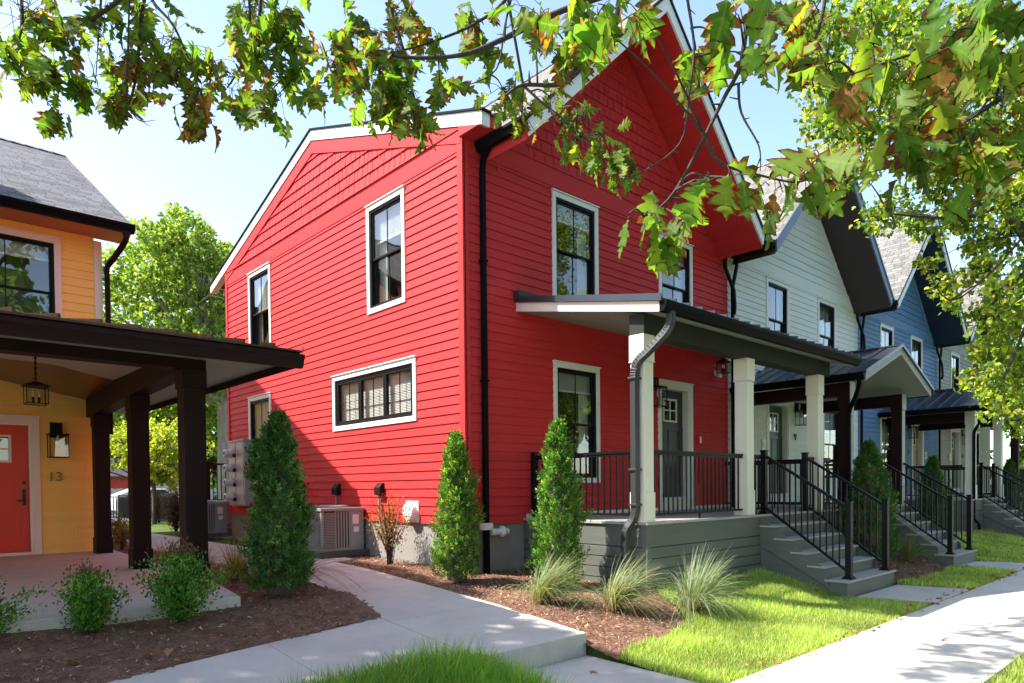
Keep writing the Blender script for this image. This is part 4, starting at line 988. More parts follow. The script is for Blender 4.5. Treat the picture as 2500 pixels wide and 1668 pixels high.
ac_unit(5.47, 10.62, -1.07, .80, .80, .73, 'grey air conditioner nearest the walkway, behind the tall conifer')
ac_unit(5.47, 12.2, -1.06, .80, .80, .73, 'grey air conditioner just behind the nearest one, mostly hidden by the conifer')
ac_unit(5.48, 17.0, -1.05, .80, .80, .74, 'grey air conditioner by the far house corner, below the electric meters')
mt = thing('electric_meter_bank', 'tall grey steel cabinet with four round electric meters on the red wall', 'electric meter', (XS, 15.98, -.38))
m = MB(); m.box(-.20, 0, -.52, .42, 0, 1.46); m.box(-.215, -.2, -.02, -.0, .02, 1.44); m.box(-.21, -.2, -.46, -.04, .02, 1.44); m.box(-.23, 0, -.54, .44, 1.46, 1.49); m.build('cabinet', 'meterbox', mt, bevel=.004)
for i in range(4):
    z = .2+.335*i
    m = MB(); m.lathe([(.10, 0), (.10, -.05), (.09, -.06), (.088, -.15), (.075, -.17), (.02, -.172)], (-.2, .24, z), 24, 0); mm = m.build('meter', 'meter', mt, smooth=False)
    m = MB(); m.lathe([(.05, 0), (.05, -.004)], (-.373, .24, z), 16, 0); m.build('meter_dial', 'black', mm)
    m = MB(); m.box(-.25, -.2, -.02, .05, z-.10, z-.02); m.build('breaker_switch', 'black', mt)
# rear balcony railing and deck behind the red house corner
rd = thing('rear_deck', 'small raised rear deck with black railing behind the red house', 'deck', (6.6, 19.2, -1.15))
m = MB(); m.box(0, 3.2, 0, 2.2, 0, .82); m.build('deck_base', 'skirt', rd)
m = MB()
for i in range(29): m.box(.02+i*.11, .04+i*.11, -.01, .01, .87, 1.8)
for i in range(20): m.box(.0, .02, .02+i*.11, .04+i*.11, .87, 1.8)
m.box(0, 3.2, -.02, .02, 1.8, 1.85); m.box(0, 3.2, -.02, .02, .84, .87); m.box(-.02, .02, 0, 2.2, 1.8, 1.85); m.box(-.02, .02, 0, 2.2, .84, .87); m.box(-.05, .05, -.05, .05, .8, 1.92)
m.build('railing', 'black', rd)

# ------------------------------------------------------------------ ground, walks, lawns
GY = [-200, -6, -3.2, -3.0, 0, 3.2, 4.2, 4.65, 5.5, 7.5, 9, 11, 14, 30, 40, 400]
GZ = [-1.95, -1.95, -1.92, -1.80, -1.78, -1.77, -1.68, -1.57, -1.41, -1.30, -1.20, -1.17, -1.15, -1.15, -1.65, -1.65]
def gz(y): return np.interp(y, GY, GZ)
WY = [3.0, 4.65, 6, 7.5, 9, 11, 30]; WZ = [-1.62, -1.50, -1.37, -1.27, -1.18, -1.13, -1.12]
def wz(y): return float(np.interp(y, WY, WZ))
xs = sorted(set(list(np.linspace(-30, 70, 51))+[3.86, 3.94, 5.30, 5.36]+[-400, -200, -100, -60, 100, 200, 400])); ys = sorted(set(list(np.linspace(-10, 30, 81))+[-400, -150, -60, -30, -20, 40, 60, 100, 200, 400]+GY[1:-1]+[3.05, 3.12, 4.64, 4.70]))
V = [(x, y, (float(gz(y))-.07) if not (3.1 < y < 4.69 and 3.9 < x < 5.33) else -1.86) for y in ys for x in xs]; nx = len(xs)
Fc = [(j*nx+i, j*nx+i+1, (j+1)*nx+i+1, (j+1)*nx+i) for j in range(len(ys)-1) for i in range(nx-1)]
me = bpy.data.meshes.new('ground'); me.from_pydata(V, [], Fc); me.materials.append(M['soil']); gr = bpy.data.objects.new('ground', me); COL.objects.link(gr); tag(gr, kind='structure')
def inside(px, py, poly):
    c = np.zeros(px.shape, bool); n = len(poly)
    for i in range(n):
        x1, y1 = poly[i]; x2, y2 = poly[(i+1) % n]
        if y1 == y2: continue
        t = ((y1 > py) != (y2 > py)) & (px < (x2-x1)*(py-y1)/(y2-y1)+x1); c ^= t
    return c
def patch(name, poly, m, dz=0.0, step=.06, bump=.012, zf=gz):
    P_ = np.array(poly); x0, y0 = P_.min(0); x1, y1 = P_.max(0)
    X = np.arange(x0, x1+step, step); Yv = np.arange(y0, y1+step, step); gx, gy = np.meshgrid(X, Yv)
    r = RNG.normal(size=gx.shape)*bump*.35+np.sin(gx*3.1+gy*1.7)*bump+np.sin(gx*1.3-gy*4.3)*bump*.8
    vz = zf(gy)+dz+r; n = len(X)
    cx_, cy_ = (gx[:-1, :-1]+step/2), (gy[:-1, :-1]+step/2)
    ins = inside(cx_+RNG.normal(size=cx_.shape)*step*.25, cy_, poly)
    jj, ii = np.nonzero(ins)
    F = np.stack([jj*n+ii, jj*n+ii+1, (jj+1)*n+ii+1, (jj+1)*n+ii], 1)
    used = np.unique(F); mp = -np.ones(gx.size, int); mp[used] = np.arange(len(used))
    vv = np.stack([gx.ravel(), gy.ravel(), vz.ravel()], 1)[used]
    me = bpy.data.meshes.new(name); me.from_pydata(vv.tolist(), [], mp[F].tolist()); me.materials.append(M[m]); me.polygons.foreach_set('use_smooth', [True]*len(me.polygons))
    o = bpy.data.objects.new(name, me); COL.objects.link(o); tag(o, kind='structure'); return o
def sample(poly, n):
    P_ = np.array(poly); x0, y0 = P_.min(0); x1, y1 = P_.max(0); out = np.zeros((0, 2))
    while len(out) < n:
        q = np.stack([RNG.uniform(x0, x1, n*2), RNG.uniform(y0, y1, n*2)], 1); out = np.vstack([out, q[inside(q[:, 0], q[:, 1], poly)]])
    return out[:n]
BED_R = [(5.31, 4.50), (5.31, 10.2), (5.32, 11), (6.33, 11), (6.33, 7.85), (7.46, 7.85), (7.46, 5.5), (7.6, 5.48), (7.35, 4.95), (6.95, 4.55), (6.2, 4.32), (5.65, 4.36), (5.30, 4.22)]
BED_L = [(-4, 6.98), (2.70, 6.98), (2.94, 8.5), (3.06, 11.3), (3.15, 14), (3.3, 17.5), (3.86, 17.5), (3.86, 6.24), (1.25, 5.74), (-4, 4.7)]
BED_2 = [(12.48, 4.1), (12.48, 5.48), (14.08, 5.48), (15.70, 5.48), (15.70, 4.15), (14.4, 3.95)]
BED_3 = [(17.38, 5.45), (17.38, 7.82), (22.5, 7.82), (22.5, 5.5), (20, 5.7)]
def zl(y): return np.interp(y, [3.5, 4.7, 5.74, 6.24, 6.95, 9, 14], [-1.60, -1.49, -1.40, -1.335, -1.155, -1.14, -1.13])
for p in (BED_R, BED_2, BED_3): patch('mulch_bed', [(5.26 if 5.29 < a < 5.33 else a, b) for a, b in p], 'mulch', -.018, .035)
patch('mulch_bed', [(3.92 if a == 3.86 else a, b-.04 if b < 7 and a < 3 and b != 6.98 else b) for a, b in BED_L], 'mulch', -.015, .035, zf=zl)
def gat(x, y): return float(zl(y)) if x < 3.9 and y > 4.8 else float(gz(y))
LAWN1 = [(5.27, 3.17), (5.27, 4.22), (5.65, 4.36), (6.2, 4.32), (6.95, 4.55), (7.35, 4.95), (7.6, 5.46), (10.5, 5.46), (10.5, 4.1), (11.18, 3.17)]
LAWN2 = [(12.95, 3.17), (12.47, 4.1), (14.4, 3.97), (15.7, 4.17), (16.2, 3.17)]
LAWN3 = [(17.85, 3.17), (17.3, 4.2), (17.38, 5.47), (20, 5.7), (22.5, 5.5), (23.7, 5.4), (23.7, 4.1), (24.3, 3.17)]
LAWN4 = [(-6, 3.17), (-6, 3.9), (1.0, 4.5), (2.2, 4.64), (3.90, 4.64), (3.93, 4.2), (3.92, 3.17)]
VERGE = [(-6, -2.9), (-6, 1.58), (60, 1.58), (60, -2.9)]
LAWN5 = [(25.3, 3.17), (25.3, 5.4), (30, 5.4), (30, 3.17)]
for p in (LAWN1, LAWN2, LAWN3, LAWN4, LAWN5): patch('lawn', p, 'soil', -.01, .08)
patch('lawn', VERGE, 'soil', -.01, .3)
def slab(name, poly, m, zf, th=.14, group=None):
    mb = MB(); mb.prism([(x, y, zf(x, y)) for x, y in poly], [(x, y, zf(x, y)-th) for x, y in poly]); o = mb.build(name, m, bevel=.006); tag(o, kind='structure'); return o
yj = [4.65, 6.05, 7.5, 8.95, 10.4, 11.9, 13.4, 14.9, 16.4, 17.9]
for a, b in zip(yj[:-1], yj[1:]): slab('walkway', [(3.87, a+.003), (5.30, a+.003), (5.30, b-.003), (3.87, b-.003)], 'concrete', lambda x, y: wz(y), .3 if a < 5 else .2)
slab('walkway', [(-8, 17.91), (5.3, 17.91), (5.3, 19.5), (-8, 19.5)], 'concrete', lambda x, y: wz(y))
slab('walkway', [(5.306, 9.9), (5.75, 10.1), (5.75, 10.36), (5.306, 10.36)], 'concrete', lambda x, y: wz(y)-.01)
for a, b, c, d in ((3.864, 2.55, 6.26, 4.65), (2.544, 1.1, 5.99, 4.65), (1.094, -.4, 5.69, 4.35), (-.406, -2, 5.39, 4.05), (-2.006, -4, 5.07, 3.75)):
    s = (b-a)*.205
    slab('walkway', [(b, d), (a, d), (a, c), (b, c+s)], 'concrete', lambda x, y: wz(y)-.004)
slab('walkway', [(3.97, 3.16), (5.26, 3.16), (5.30, 4.645), (3.95, 4.645)], 'concrete', lambda x, y: -1.735+.006*(y-3.1))
slab('entry_path', [(10.56, 4.1), (11.22, 3.16), (12.92, 3.16), (12.44, 4.1)], 'concrete', lambda x, y: -1.73+.03*(y-3.1))
slab('entry_path', [(15.74, 4.15), (16.22, 3.16), (17.84, 3.16), (17.24, 4.15)], 'concrete', lambda x, y: -1.73+.03*(y-3.1))
x = -8
while x < 70: slab('sidewalk', [(x, 1.62), (x+1.494, 1.62), (x+1.494, 3.15), (x, 3.15)], 'concrete_old', lambda x, y: -1.742); x += 1.5
mb = MB(); mb.box(-60, 120, -3.15, -3.0, -2.0, -1.79); o = mb.build('road_kerb', 'concrete', bevel=.02); tag(o, kind='structure')
mb = MB(); mb.quad((-200, -11, -1.93), (200, -11, -1.93), (200, -3.15, -1.93), (-200, -3.15, -1.93)); o = mb.build('road', 'asphalt'); tag(o, kind='structure')
mb = MB(); mb.quad((-60, 36, -1.48), (60, 36, -1.48), (60, 52, -1.62), (-60, 52, -1.62)); o = mb.build('rear_road', 'asphalt'); tag(o, kind='structure')
# ------------------------------------------------------------------ mulch chips, grass
tv = [(-.5, -.12, 0), (.5, -.10, .06), (.46, .12, 0), (-.48, .1, .05)]
P_ = np.vstack([sample(BED_R, 12000), sample(BED_L, 15000), sample(BED_2, 2600), sample(BED_3, 1500)])
n = len(P_); d = np.stack([RNG.normal(size=n)*.35, RNG.normal(size=n)*.35, np.ones(n)], 1)
o = inst('mulch_chips', 'chips', tv, [(0, 1, 2, 3)], np.c_[P_, np.where(P_[:, 0] < 3.9, zl(P_[:, 1]), gz(P_[:, 1]))+RNG.uniform(.0, .018, n)], frames(d), RNG.uniform(.012, .045, n), palette(n, [(.10, .05, .034), (.055, .028, .020), (.15, .085, .06), (.03, .018, .014), (.20, .13, .09), (.09, .038, .028)], .3))
tag(o, kind='stuff', label='shredded bark mulch chips over the planting beds')
bt = [(-.5, 0, 0), (.5, 0, 0), (-.4, .12, .45), (.4, .12, .45), (0, .42, 1.0)]; bf = [(0, 1, 3), (0, 3, 2), (2, 3, 4)]
def lawn(name, poly, n, h, cols, label, wd=.006, jit=.25, lean=.35, dz=0.0):
    q = sample(poly, n); z = gz(q[:, 1])-.012+dz
    dn = np.sin(q[:, 0]*2.3)*np.cos(q[:, 1]*2.9)+np.sin(q[:, 0]*5.1+q[:, 1]*3.3)*.6+np.sin(q[:, 0]*.9-q[:, 1]*7)*.4
    hh = h*(1+.22*dn)*RNG.uniform(.55, 1.3, n)
    d = np.stack([RNG.normal(size=n)*lean+.08, RNG.normal(size=n)*lean, np.ones(n)], 1)
    sc = np.stack([np.full(n, wd)*RNG.uniform(.7, 1.3, n), hh*.8, hh], 1)
    t = palette(n, cols, jit)*(1+.15*dn)[:, None]
    o = inst(name, 'blade', bt, bf, np.c_[q, z], frames(d), sc, t); tag(o, kind='stuff', label=label); return o
GC = [(.17, .23, .045), (.21, .26, .06), (.12, .18, .03), (.27, .29, .09), (.28, .26, .11)]
lawn('lawn_grass', LAWN1, 70000, .075, GC, 'sunlit lawn grass in front of the red house porch')
lawn('lawn_grass', LAWN2, 14000, .09, GC, 'small shaded lawn between the two front paths', .010)
lawn('lawn_grass', LAWN3, 26000, .07, GC, 'shaded lawn in front of the blue house', .013)
lawn('lawn_grass', LAWN4, 42000, .11, [(.07, .15, .02), (.10, .19, .025), (.05, .12, .018), (.14, .21, .04)], 'darker uncut grass at the front beside the walkway step', .007)
lawn('lawn_grass', [(1.9, 4.1), (1.9, 4.66), (2.6, 4.80), (3.4, 4.80), (3.88, 4.62), (3.94, 4.1), (3.9, 3.4)], 15000, .20, [(.07, .16, .02), (.10, .19, .025), (.16, .20, .05)], 'long unkempt grass blades spilling over the lower walkway', .006, .25, .5, .03)
lawn('verge_grass', [(5, -.2), (5, 1.57), (16, 1.6), (16, .2)], 36000, .12, GC, 'green street verge grass along the sidewalk', .009)
q = sample([(-6, 11), (-6, 17), (3.2, 17), (3.2, 11)], 10)
def ribbons(name, m, base, dirs, L, droop, wd, tint, parent=None, seg=7, taper=True):
    base = np.asarray(base, float); n = len(base); dirs = dirs/np.linalg.norm(dirs, axis=1, keepdims=True)
    t = np.linspace(0, 1, seg+1)
    hor = dirs.copy(); hor[:, 2] = 0; hor /= (np.linalg.norm(hor, axis=1, keepdims=True)+1e-6)
    c = base[:, None, :]+dirs[:, None, :]*(t[None, :, None]*L[:, None, None])
    c[:, :, 2] -= (droop*L)[:, None]*(t**2.4)[None, :]; c += hor[:, None, :]*((droop*L*.35)[:, None]*(t**2)[None, :])[:, :, None]
    side = np.cross(hor, [0, 0, 1.])+RNG.normal(size=(n, 3))*.35; side /= np.linalg.norm(side, axis=1, keepdims=True)
    w_ = wd[:, None]*(1-(t**2)[None, :]*.85 if taper else 1)
    A = c-side[:, None, :]*w_[:, :, None]/2; B = c+side[:, None, :]*w_[:, :, None]/2
    Vv = np.stack([A, B], 2).reshape(-1, 3); k = (seg+1)*2
    f = np.array([[2*i, 2*i+1, 2*i+3, 2*i+2] for i in range(seg)]); F = (f[None]+(np.arange(n)*k)[:, None, None]).reshape(-1, 4)
    me = bpy.data.meshes.new(name); me.vertices.add(len(Vv)); me.vertices.foreach_set('co', Vv.reshape(-1).astype(np.float32))
    me.loops.add(F.size); me.loops.foreach_set('vertex_index', F.reshape(-1).astype(np.int32)); me.polygons.add(len(F))
    me.polygons.foreach_set('loop_start', (np.arange(len(F))*4).astype(np.int32)); me.polygons.foreach_set('loop_total', np.full(len(F), 4, np.int32))
    a = me.attributes.new('tint', 'FLOAT_COLOR', 'POINT'); cc = np.ones((n, k, 4)); cc[..., :3] = tint[:, None, :]
    # straw coloured bases fade to green
    tt = np.repeat(t, 2)[None, :, None]; straw = np.array([.50, .30, .12]); mixv = np.clip(1-tt*2.6, 0, 1)*.75
    cc[..., :3] = cc[..., :3]*(1-mixv)+straw*mixv
    a.data.foreach_set('color', cc.reshape(-1).astype(np.float32)); me.materials.append(M[m]); me.update(calc_edges=True)
    o = bpy.data.objects.new(name, me); COL.objects.link(o)
    if parent: o.parent = parent
    return o
def grass_clump(x, y, h, r, n, label, cols, lean=(0, 0), group='ornamental grass clumps'):
    z = gat(x, y); t = thing('ornamental_grass', label, 'grass clump', (x, y, z), group)
    th = RNG.uniform(0, 2*PI, n); rr = RNG.uniform(0, .09, n)
    b = np.stack([rr*np.cos(th), rr*np.sin(th), np.zeros(n)], 1)
    sp = np.abs(RNG.normal(size=n))*.42+.08
    d = np.stack([np.cos(th)*sp+lean[0], np.sin(th)*sp+lean[1], np.ones(n)], 1)+RNG.normal(size=(n, 3))*.06
    L = RNG.uniform(.5, 1.15, n)*h*1.2
    ribbons('grass_leaves', 'ograss', b, d, L, RNG.uniform(.45, 1.1, n)*np.clip(sp*1.9, .3, 1), RNG.uniform(.004, .008, n), palette(n, cols, .15), t)
    return t
OG = [(.22, .30, .13), (.28, .36, .18), (.16, .25, .09), (.40, .38, .22), (.36, .30, .13)]
grass_clump(5.78, 5.80, .66, .4, 900, 'pale green ornamental grass clump in front of the middle conifer', OG, (.46, -.16))
grass_clump(6.40, 5.20, .72, .4, 850, 'ornamental grass clump by the porch corner downspout, drooping to the right', OG, (.48, -.26))
grass_clump(7.32, 4.72, .80, .45, 850, 'silvery ornamental grass clump at the lawn edge in front of the porch skirt', [(.25, .33, .18), (.34, .42, .26), (.18, .27, .11), (.42, .44, .28)], (.24, -.12))
grass_clump(3.62, 7.75, .72, .4, 420, 'dark ornamental grass right of the big left conifer', [(.12, .17, .06), (.20, .24, .10), (.22, .17, .08)], (.3, -.15))
grass_clump(3.40, 8.9, .62, .35, 420, 'straw and green ornamental grass behind the nearest brown column', [(.20, .24, .05), (.34, .30, .07), (.30, .18, .07)], (0, -.1))
grass_clump(3.45, 11.9, .42, .3, 220, 'small yellow green grass tuft between the brown columns', [(.25, .28, .05), (.36, .32, .08)])
grass_clump(3.4, 10.2, .5, .3, 260, 'straw coloured grass tuft half hidden by the nearest column', [(.30, .26, .08), (.36, .24, .10)])
grass_clump(15.12, 4.75, .62, .35, 420, 'green ornamental grass clump between the red and white front stairs', [(.14, .22, .07), (.20, .28, .10), (.30, .26, .10)])
# ------------------------------------------------------------------ conifers and shrubs
spray_v = [(0, 0, 0), (-.05, .02, .35), (.05, .02, .35), (-.34, 0, .52), (.34, 0, .50), (-.28, .05, .80), (.26, .05, .84), (0, .08, 1.0), (0, .03, .55), (-.12, .02, .66), (.12, .02, .68)]
spray_f = [(0, 2, 1), (1, 8, 3), (2, 4, 8), (8, 9, 5), (8, 6, 10), (9, 10, 7)]
def conifer(x, y, H, R, n, label, cols, sz=.085, core=True, tip2=None, group='columnar conifers', tp=1.5):
    z = gat(x, y); t = thing('columnar_conifer', label, 'conifer', (x, y, z), group)
    u = RNG.uniform(0.0, 1, n)**.85; th = RNG.uniform(0, 2*PI, n)
    def prof(u): return R*np.clip((1-u**tp), 0, 1)**.8*(1-.30*np.exp(-u*8))+.012
    ph = x*7.3; lump = 1+.13*np.sin(th*3+u*8+ph)+.13*np.sin(th*4-u*15+ph*2)+.12*np.sin(th*2+u*27+ph)+.08*np.sin(u*47+th*6)
    rr = prof(u)*lump*(RNG.uniform(.55, 1.08, n)+(RNG.uniform(size=n) < .05)*.18)
    zz = .04+u*(H-.1)+RNG.normal(size=n)*.015
    p = np.stack([rr*np.cos(th), rr*np.sin(th), zz], 1)
    if tip2 is not None:
        k = (RNG.uniform(size=n) < .14); kk = k.sum(); uu = RNG.uniform(0, 1, kk); hh = H*.62+uu*tip2[2]
        r2_ = .13*(1-uu**1.5)+.01; p[k] = np.stack([tip2[0]*(1)+r2_*np.cos(th[k]), tip2[1]+r2_*np.sin(th[k]), hh], 1)
    nt_ = 150; ta = RNG.integers(0, n, nt_); inn = np.nonzero(RNG.uniform(size=n) < .30)[0]; wh = ta[RNG.integers(0, nt_, len(inn))]
    p[inn] = p[wh]+np.stack([np.cos(th[wh]), np.sin(th[wh]), np.full(len(inn), 1.3)], 1)*(RNG.uniform(-.02, .07, (len(inn), 1)))*(1.05-u[wh]**3)[:, None]+RNG.normal(size=(len(inn), 3))*.012; th[inn] = th[wh]
    d = np.stack([np.cos(th)*.52, np.sin(th)*.52, np.full(n, .95)], 1)+RNG.normal(size=(n, 3))*.33
    s = RNG.uniform(.6, 1.25, n)*sz
    shade = palette(n, cols, .24)*(1+.28*np.sin(th*4+u*23+x))[:, None]*(.8+.5*RNG.uniform(size=(n, 1))**2)
    br_ = RNG.uniform(size=n) < .012; shade[br_] = (.22, .10, .03)
    inst('foliage', 'needle', spray_v, spray_f, p, frames(d), s, np.clip(shade, .003, 1), t)
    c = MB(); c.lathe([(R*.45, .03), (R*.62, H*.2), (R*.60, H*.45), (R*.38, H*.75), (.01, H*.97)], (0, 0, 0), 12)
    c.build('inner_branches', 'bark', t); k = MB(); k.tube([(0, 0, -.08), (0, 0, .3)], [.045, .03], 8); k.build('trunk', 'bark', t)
    return t
CG = [(.050, .115, .018), (.075, .15, .022), (.035, .085, .016), (.10, .17, .03)]
conifer(3.22, 7.20, 1.96, .315, 10500, 'large dark green columnar conifer with two tips, left of the walkway', [(.035, .085, .020), (.05, .115, .024), (.022, .060, .015), (.07, .13, .03)], .108, tip2=(-.11, .12, .42), tp=1.25)
conifer(5.84, 7.45, 2.04, .30, 8000, 'yellow green columnar conifer at the red house corner by the black downspout', CG+[(.14, .19, .03)], .10)
conifer(6.76, 6.42, 2.22, .315, 8800, 'columnar conifer in front of the porch side railing', CG, .102)
conifer(13.75, 5.0, 2.28, .48, 8500, 'dark columnar conifer behind the stair railings, between red and white porches', [(.022, .06, .013), (.035, .08, .016), (.05, .105, .02)], .10)
conifer(20.9, 6.0, 2.05, .42, 4500, 'dark columnar conifer in front of the blue house wall', [(.018, .05, .012), (.03, .07, .015), (.04, .09, .02)], .11)
conifer(27.3, 5.6, 2.1, .42, 2500, 'farthest dark columnar conifer beside the blue and tan porches', [(.02, .05, .012), (.03, .07, .015)], .12)
lq = [(0, 0, 0), (.28, .05, .45), (0, .02, 1.0), (-.28, .05, .45)]
def shrub(x, y, h, r, n, label, cols, name='leafy_shrub', cat='shrub', leaf=.026, group=None, tips=None, stems=26, open_=.0):
    z = gat(x, y); t = thing(name, label, cat, (x, y, z), group)
    s = MB(); P0 = []; 
    for i in range(stems):
        th = random.uniform(0, 2*PI); sp = abs(random.gauss(0, .5)); e = Vector((math.cos(th)*sp*r, math.sin(th)*sp*r, h*random.uniform(.6, 1.12)*(1-.28*sp)))
        if e.xy.length > r*1.1: e.xy *= r*1.1/e.xy.length
        m_ = Vector((e.x*.35, e.y*.35, e.z*.5)); pts = curve([(random.uniform(-.04, .04), random.uniform(-.04, .04), -.02), m_, e], 4); s.tube(pts, [.006-.004*k/len(pts) for k in range(len(pts))], 4, False)
        P0 += [(p, e) for p in pts[int(len(pts)*open_):]]
    s.build('stems', 'twig', t)
    idx = RNG.integers(0, len(P0), n); b = np.array([P0[i][0] for i in idx]); e_ = np.array([P0[i][1] for i in idx])
    f = RNG.uniform(0, 1, (n, 1))**.7; p = b+(e_-b)*f*.5+RNG.normal(size=(n, 3))*np.array([r*.16, r*.16, h*.06]); p[:, 2] = np.abs(p[:, 2])+.01
    d = p/np.linalg.norm(p, axis=1, keepdims=True)*.7+RNG.normal(size=(n, 3))*.5+np.array([0, 0, .35])
    tn = palette(n, cols, .2)
    if tips is not None:
        k = (p[:, 2] > h*.98) | (RNG.uniform(size=n) < .04); tn[k] = palette(int(k.sum()), tips, .2)
    inst('leaves', 'leaf', lq, [(0, 1, 2, 3)], p, frames(d), RNG.uniform(.7, 1.4, n)*leaf, tn, t)
    return t
BX = [(.05, .13, .02), (.08, .18, .03), (.11, .22, .04), (.03, .08, .015)]; TP = [(.12, .05, .04), (.09, .06, .04)]
gs = 'low box shrubs along the porch slab'
shrub(1.33, 7.02 - .25, .50, .36, 5600, 'low green shrub in the mulch, left of the two full shrubs', BX, group=gs, tips=TP, leaf=.03)
shrub(2.05, 6.95 - .2, .62, .38, 6400, 'low green shrub in the mulch below the nearest brown column', BX, group=gs, tips=TP, leaf=.03)
shrub(.62, 6.9, .42, .34, 3200, 'partly cropped low green shrub at the left picture edge', BX, group=gs, tips=TP, leaf=.03)
shrub(5.88, 9.2, 1.02, .46, 1500, 'sparse red twigged shrub against the red wall by the round vent', [(.16, .12, .04), (.28, .03, .02), (.10, .09, .03), (.20, .10, .05)], 'twiggy_shrub', 'shrub', .034, stems=60, open_=.25)
shrub(6.2, 20.6, 1.2, .6, 2600, 'dark purple leaved shrub seen between the brown columns', [(.06, .02, .03), (.09, .03, .04), (.03, .03, .02)], 'purple_shrub', 'shrub', .05, stems=40)
shrub(3.8, 16.4, .55, .42, 1600, 'reddish green shrub beyond the porch, right of the farthest column', [(.10, .10, .03), (.16, .07, .04), (.06, .12, .03)], 'leafy_shrub', 'shrub', .04)
shrub(3.5, 14.9, .5, .3, 900, 'small straw coloured shrub beyond the porch slab', [(.20, .12, .06), (.12, .12, .04)], 'leafy_shrub', 'shrub', .035)
shrub(18.6, 6.6, .7, .4, 900, 'shaded shrub below the white house window', [(.04, .09, .02), (.07, .11, .03)], 'leafy_shrub', 'shrub', .04)
shrub(19.6, 6.4, .6, .4, 900, 'shaded shrub left of the blue house conifer', [(.05, .08, .02), (.10, .10, .03)], 'leafy_shrub', 'shrub', .04)
# fallen leaves and an edging stone
oakhalf = [(0, .0), (.02, .03), (.13, .09), (.22, .14), (.12, .23), (.27, .29), (.39, .41), (.15, .44), (.32, .55), (.38, .68), (.14, .66), (.25, .81), (.10, .82), (.05, .93), (0, 1.0)]
def oak_template(curl=.2, fold=.25, ws=1.0, skew=0.0):
    v, f, e = [], [], []; n = len(oakhalf)
    for (w_, y) in oakhalf: v.append((0, -curl*y*y, y)); e.append(0.0)
    for sgn in (-1, 1):
        for (w_, y) in oakhalf:
            x = w_*sgn*ws; yy = y+.04*w_*(1 if w_ > .2 else 0)+skew*sgn*w_; v.append((x, fold*abs(x)-curl*yy*yy+.04*math.sin(9*yy+sgn), yy)); e.append(1.0)
        o_ = n if sgn < 0 else 2*n
        for i in range(n-1): f.append((i, o_+i, o_+i+1, i+1) if sgn > 0 else (i, i+1, o_+i+1, o_+i))
    return v, f, e
for i, (x, y, c, lab) in enumerate(((2.85, 6.84-.25, (.45, .45, .12), 'small pale yellow leaf lying on the left mulch bed'), (1.62, 6.05, (.33, .15, .08), 'curled brown fallen leaf on the mulch near the walkway edge'), (1.78, 6.12, (.36, .18, .10), 'larger brown fallen leaf beside a smaller one on the mulch'), (1.05, 6.2, (.30, .10, .04), 'rusty fallen leaf on the mulch left of the other dry leaves'), (8.6, 2.3, (.30, .07, .03), 'reddish fallen leaf lying alone on the sunny sidewalk'), (4.85, 4.2, (.30, .12, .06), 'dry brown leaf on the lower walkway below the step'))):
    v_, f_, e_ = oak_template(.5, .6)
    zz = gat(x, y)+.03 if y > 5 else (-1.735 if y > 3 else -1.735)+.012
    o = inst('fallen_leaf', 'dryleaf', v_, f_, [(0, 0, .0)], frames([(math.cos(i*2.1), math.sin(i*2.1), .05)], [(0.1, 0.1, 1)]), [.10 if i else .05], np.array([c]), extra={'edge': e_}); o.location = (x, y, zz); tag(o, lab, 'leaf', 'dry leaves lying about')
m = MB(); m.prism([(-.08, -.05, 0), (.09, -.06, 0), (.08, .05, 0), (-.07, .06, 0)], [(-.06, -.03, .02), (.07, -.05, .05), (.08, .04, .07), (-.05, .05, .03)]); o = m.build('edging_stone', 'asphalt', bevel=.008); o.location = (3.66, 6.32, -1.365); tag(o, 'small flat dark stone at the mulch corner beside the walkway', 'stone')
q = np.vstack([sample([(12.6, 3.2), (12.6, 5.4), (15.6, 5.4), (16, 3.2)], 130), sample([(17.5, 3.2), (17.5, 5.5), (24, 5.5), (24, 3.2)], 150), sample([(5.5, 3.05), (5.5, 3.3), (17, 3.3), (17, 3.05)], 110)]); n = len(q)
v_, f_, e_ = oak_template(.4, .5); o = inst('leaf_litter', 'dryleaf', v_, f_, np.c_[q, gz(q[:, 1])+.05], frames(np.c_[RNG.normal(size=(n, 2)), RNG.normal(size=n)*.2]), RNG.uniform(.035, .075, n), palette(n, [(.30, .12, .04), (.22, .07, .03), (.34, .22, .07)], .2)); tag(o, kind='stuff', label='small dry leaves scattered along the lawns and sidewalk edge')

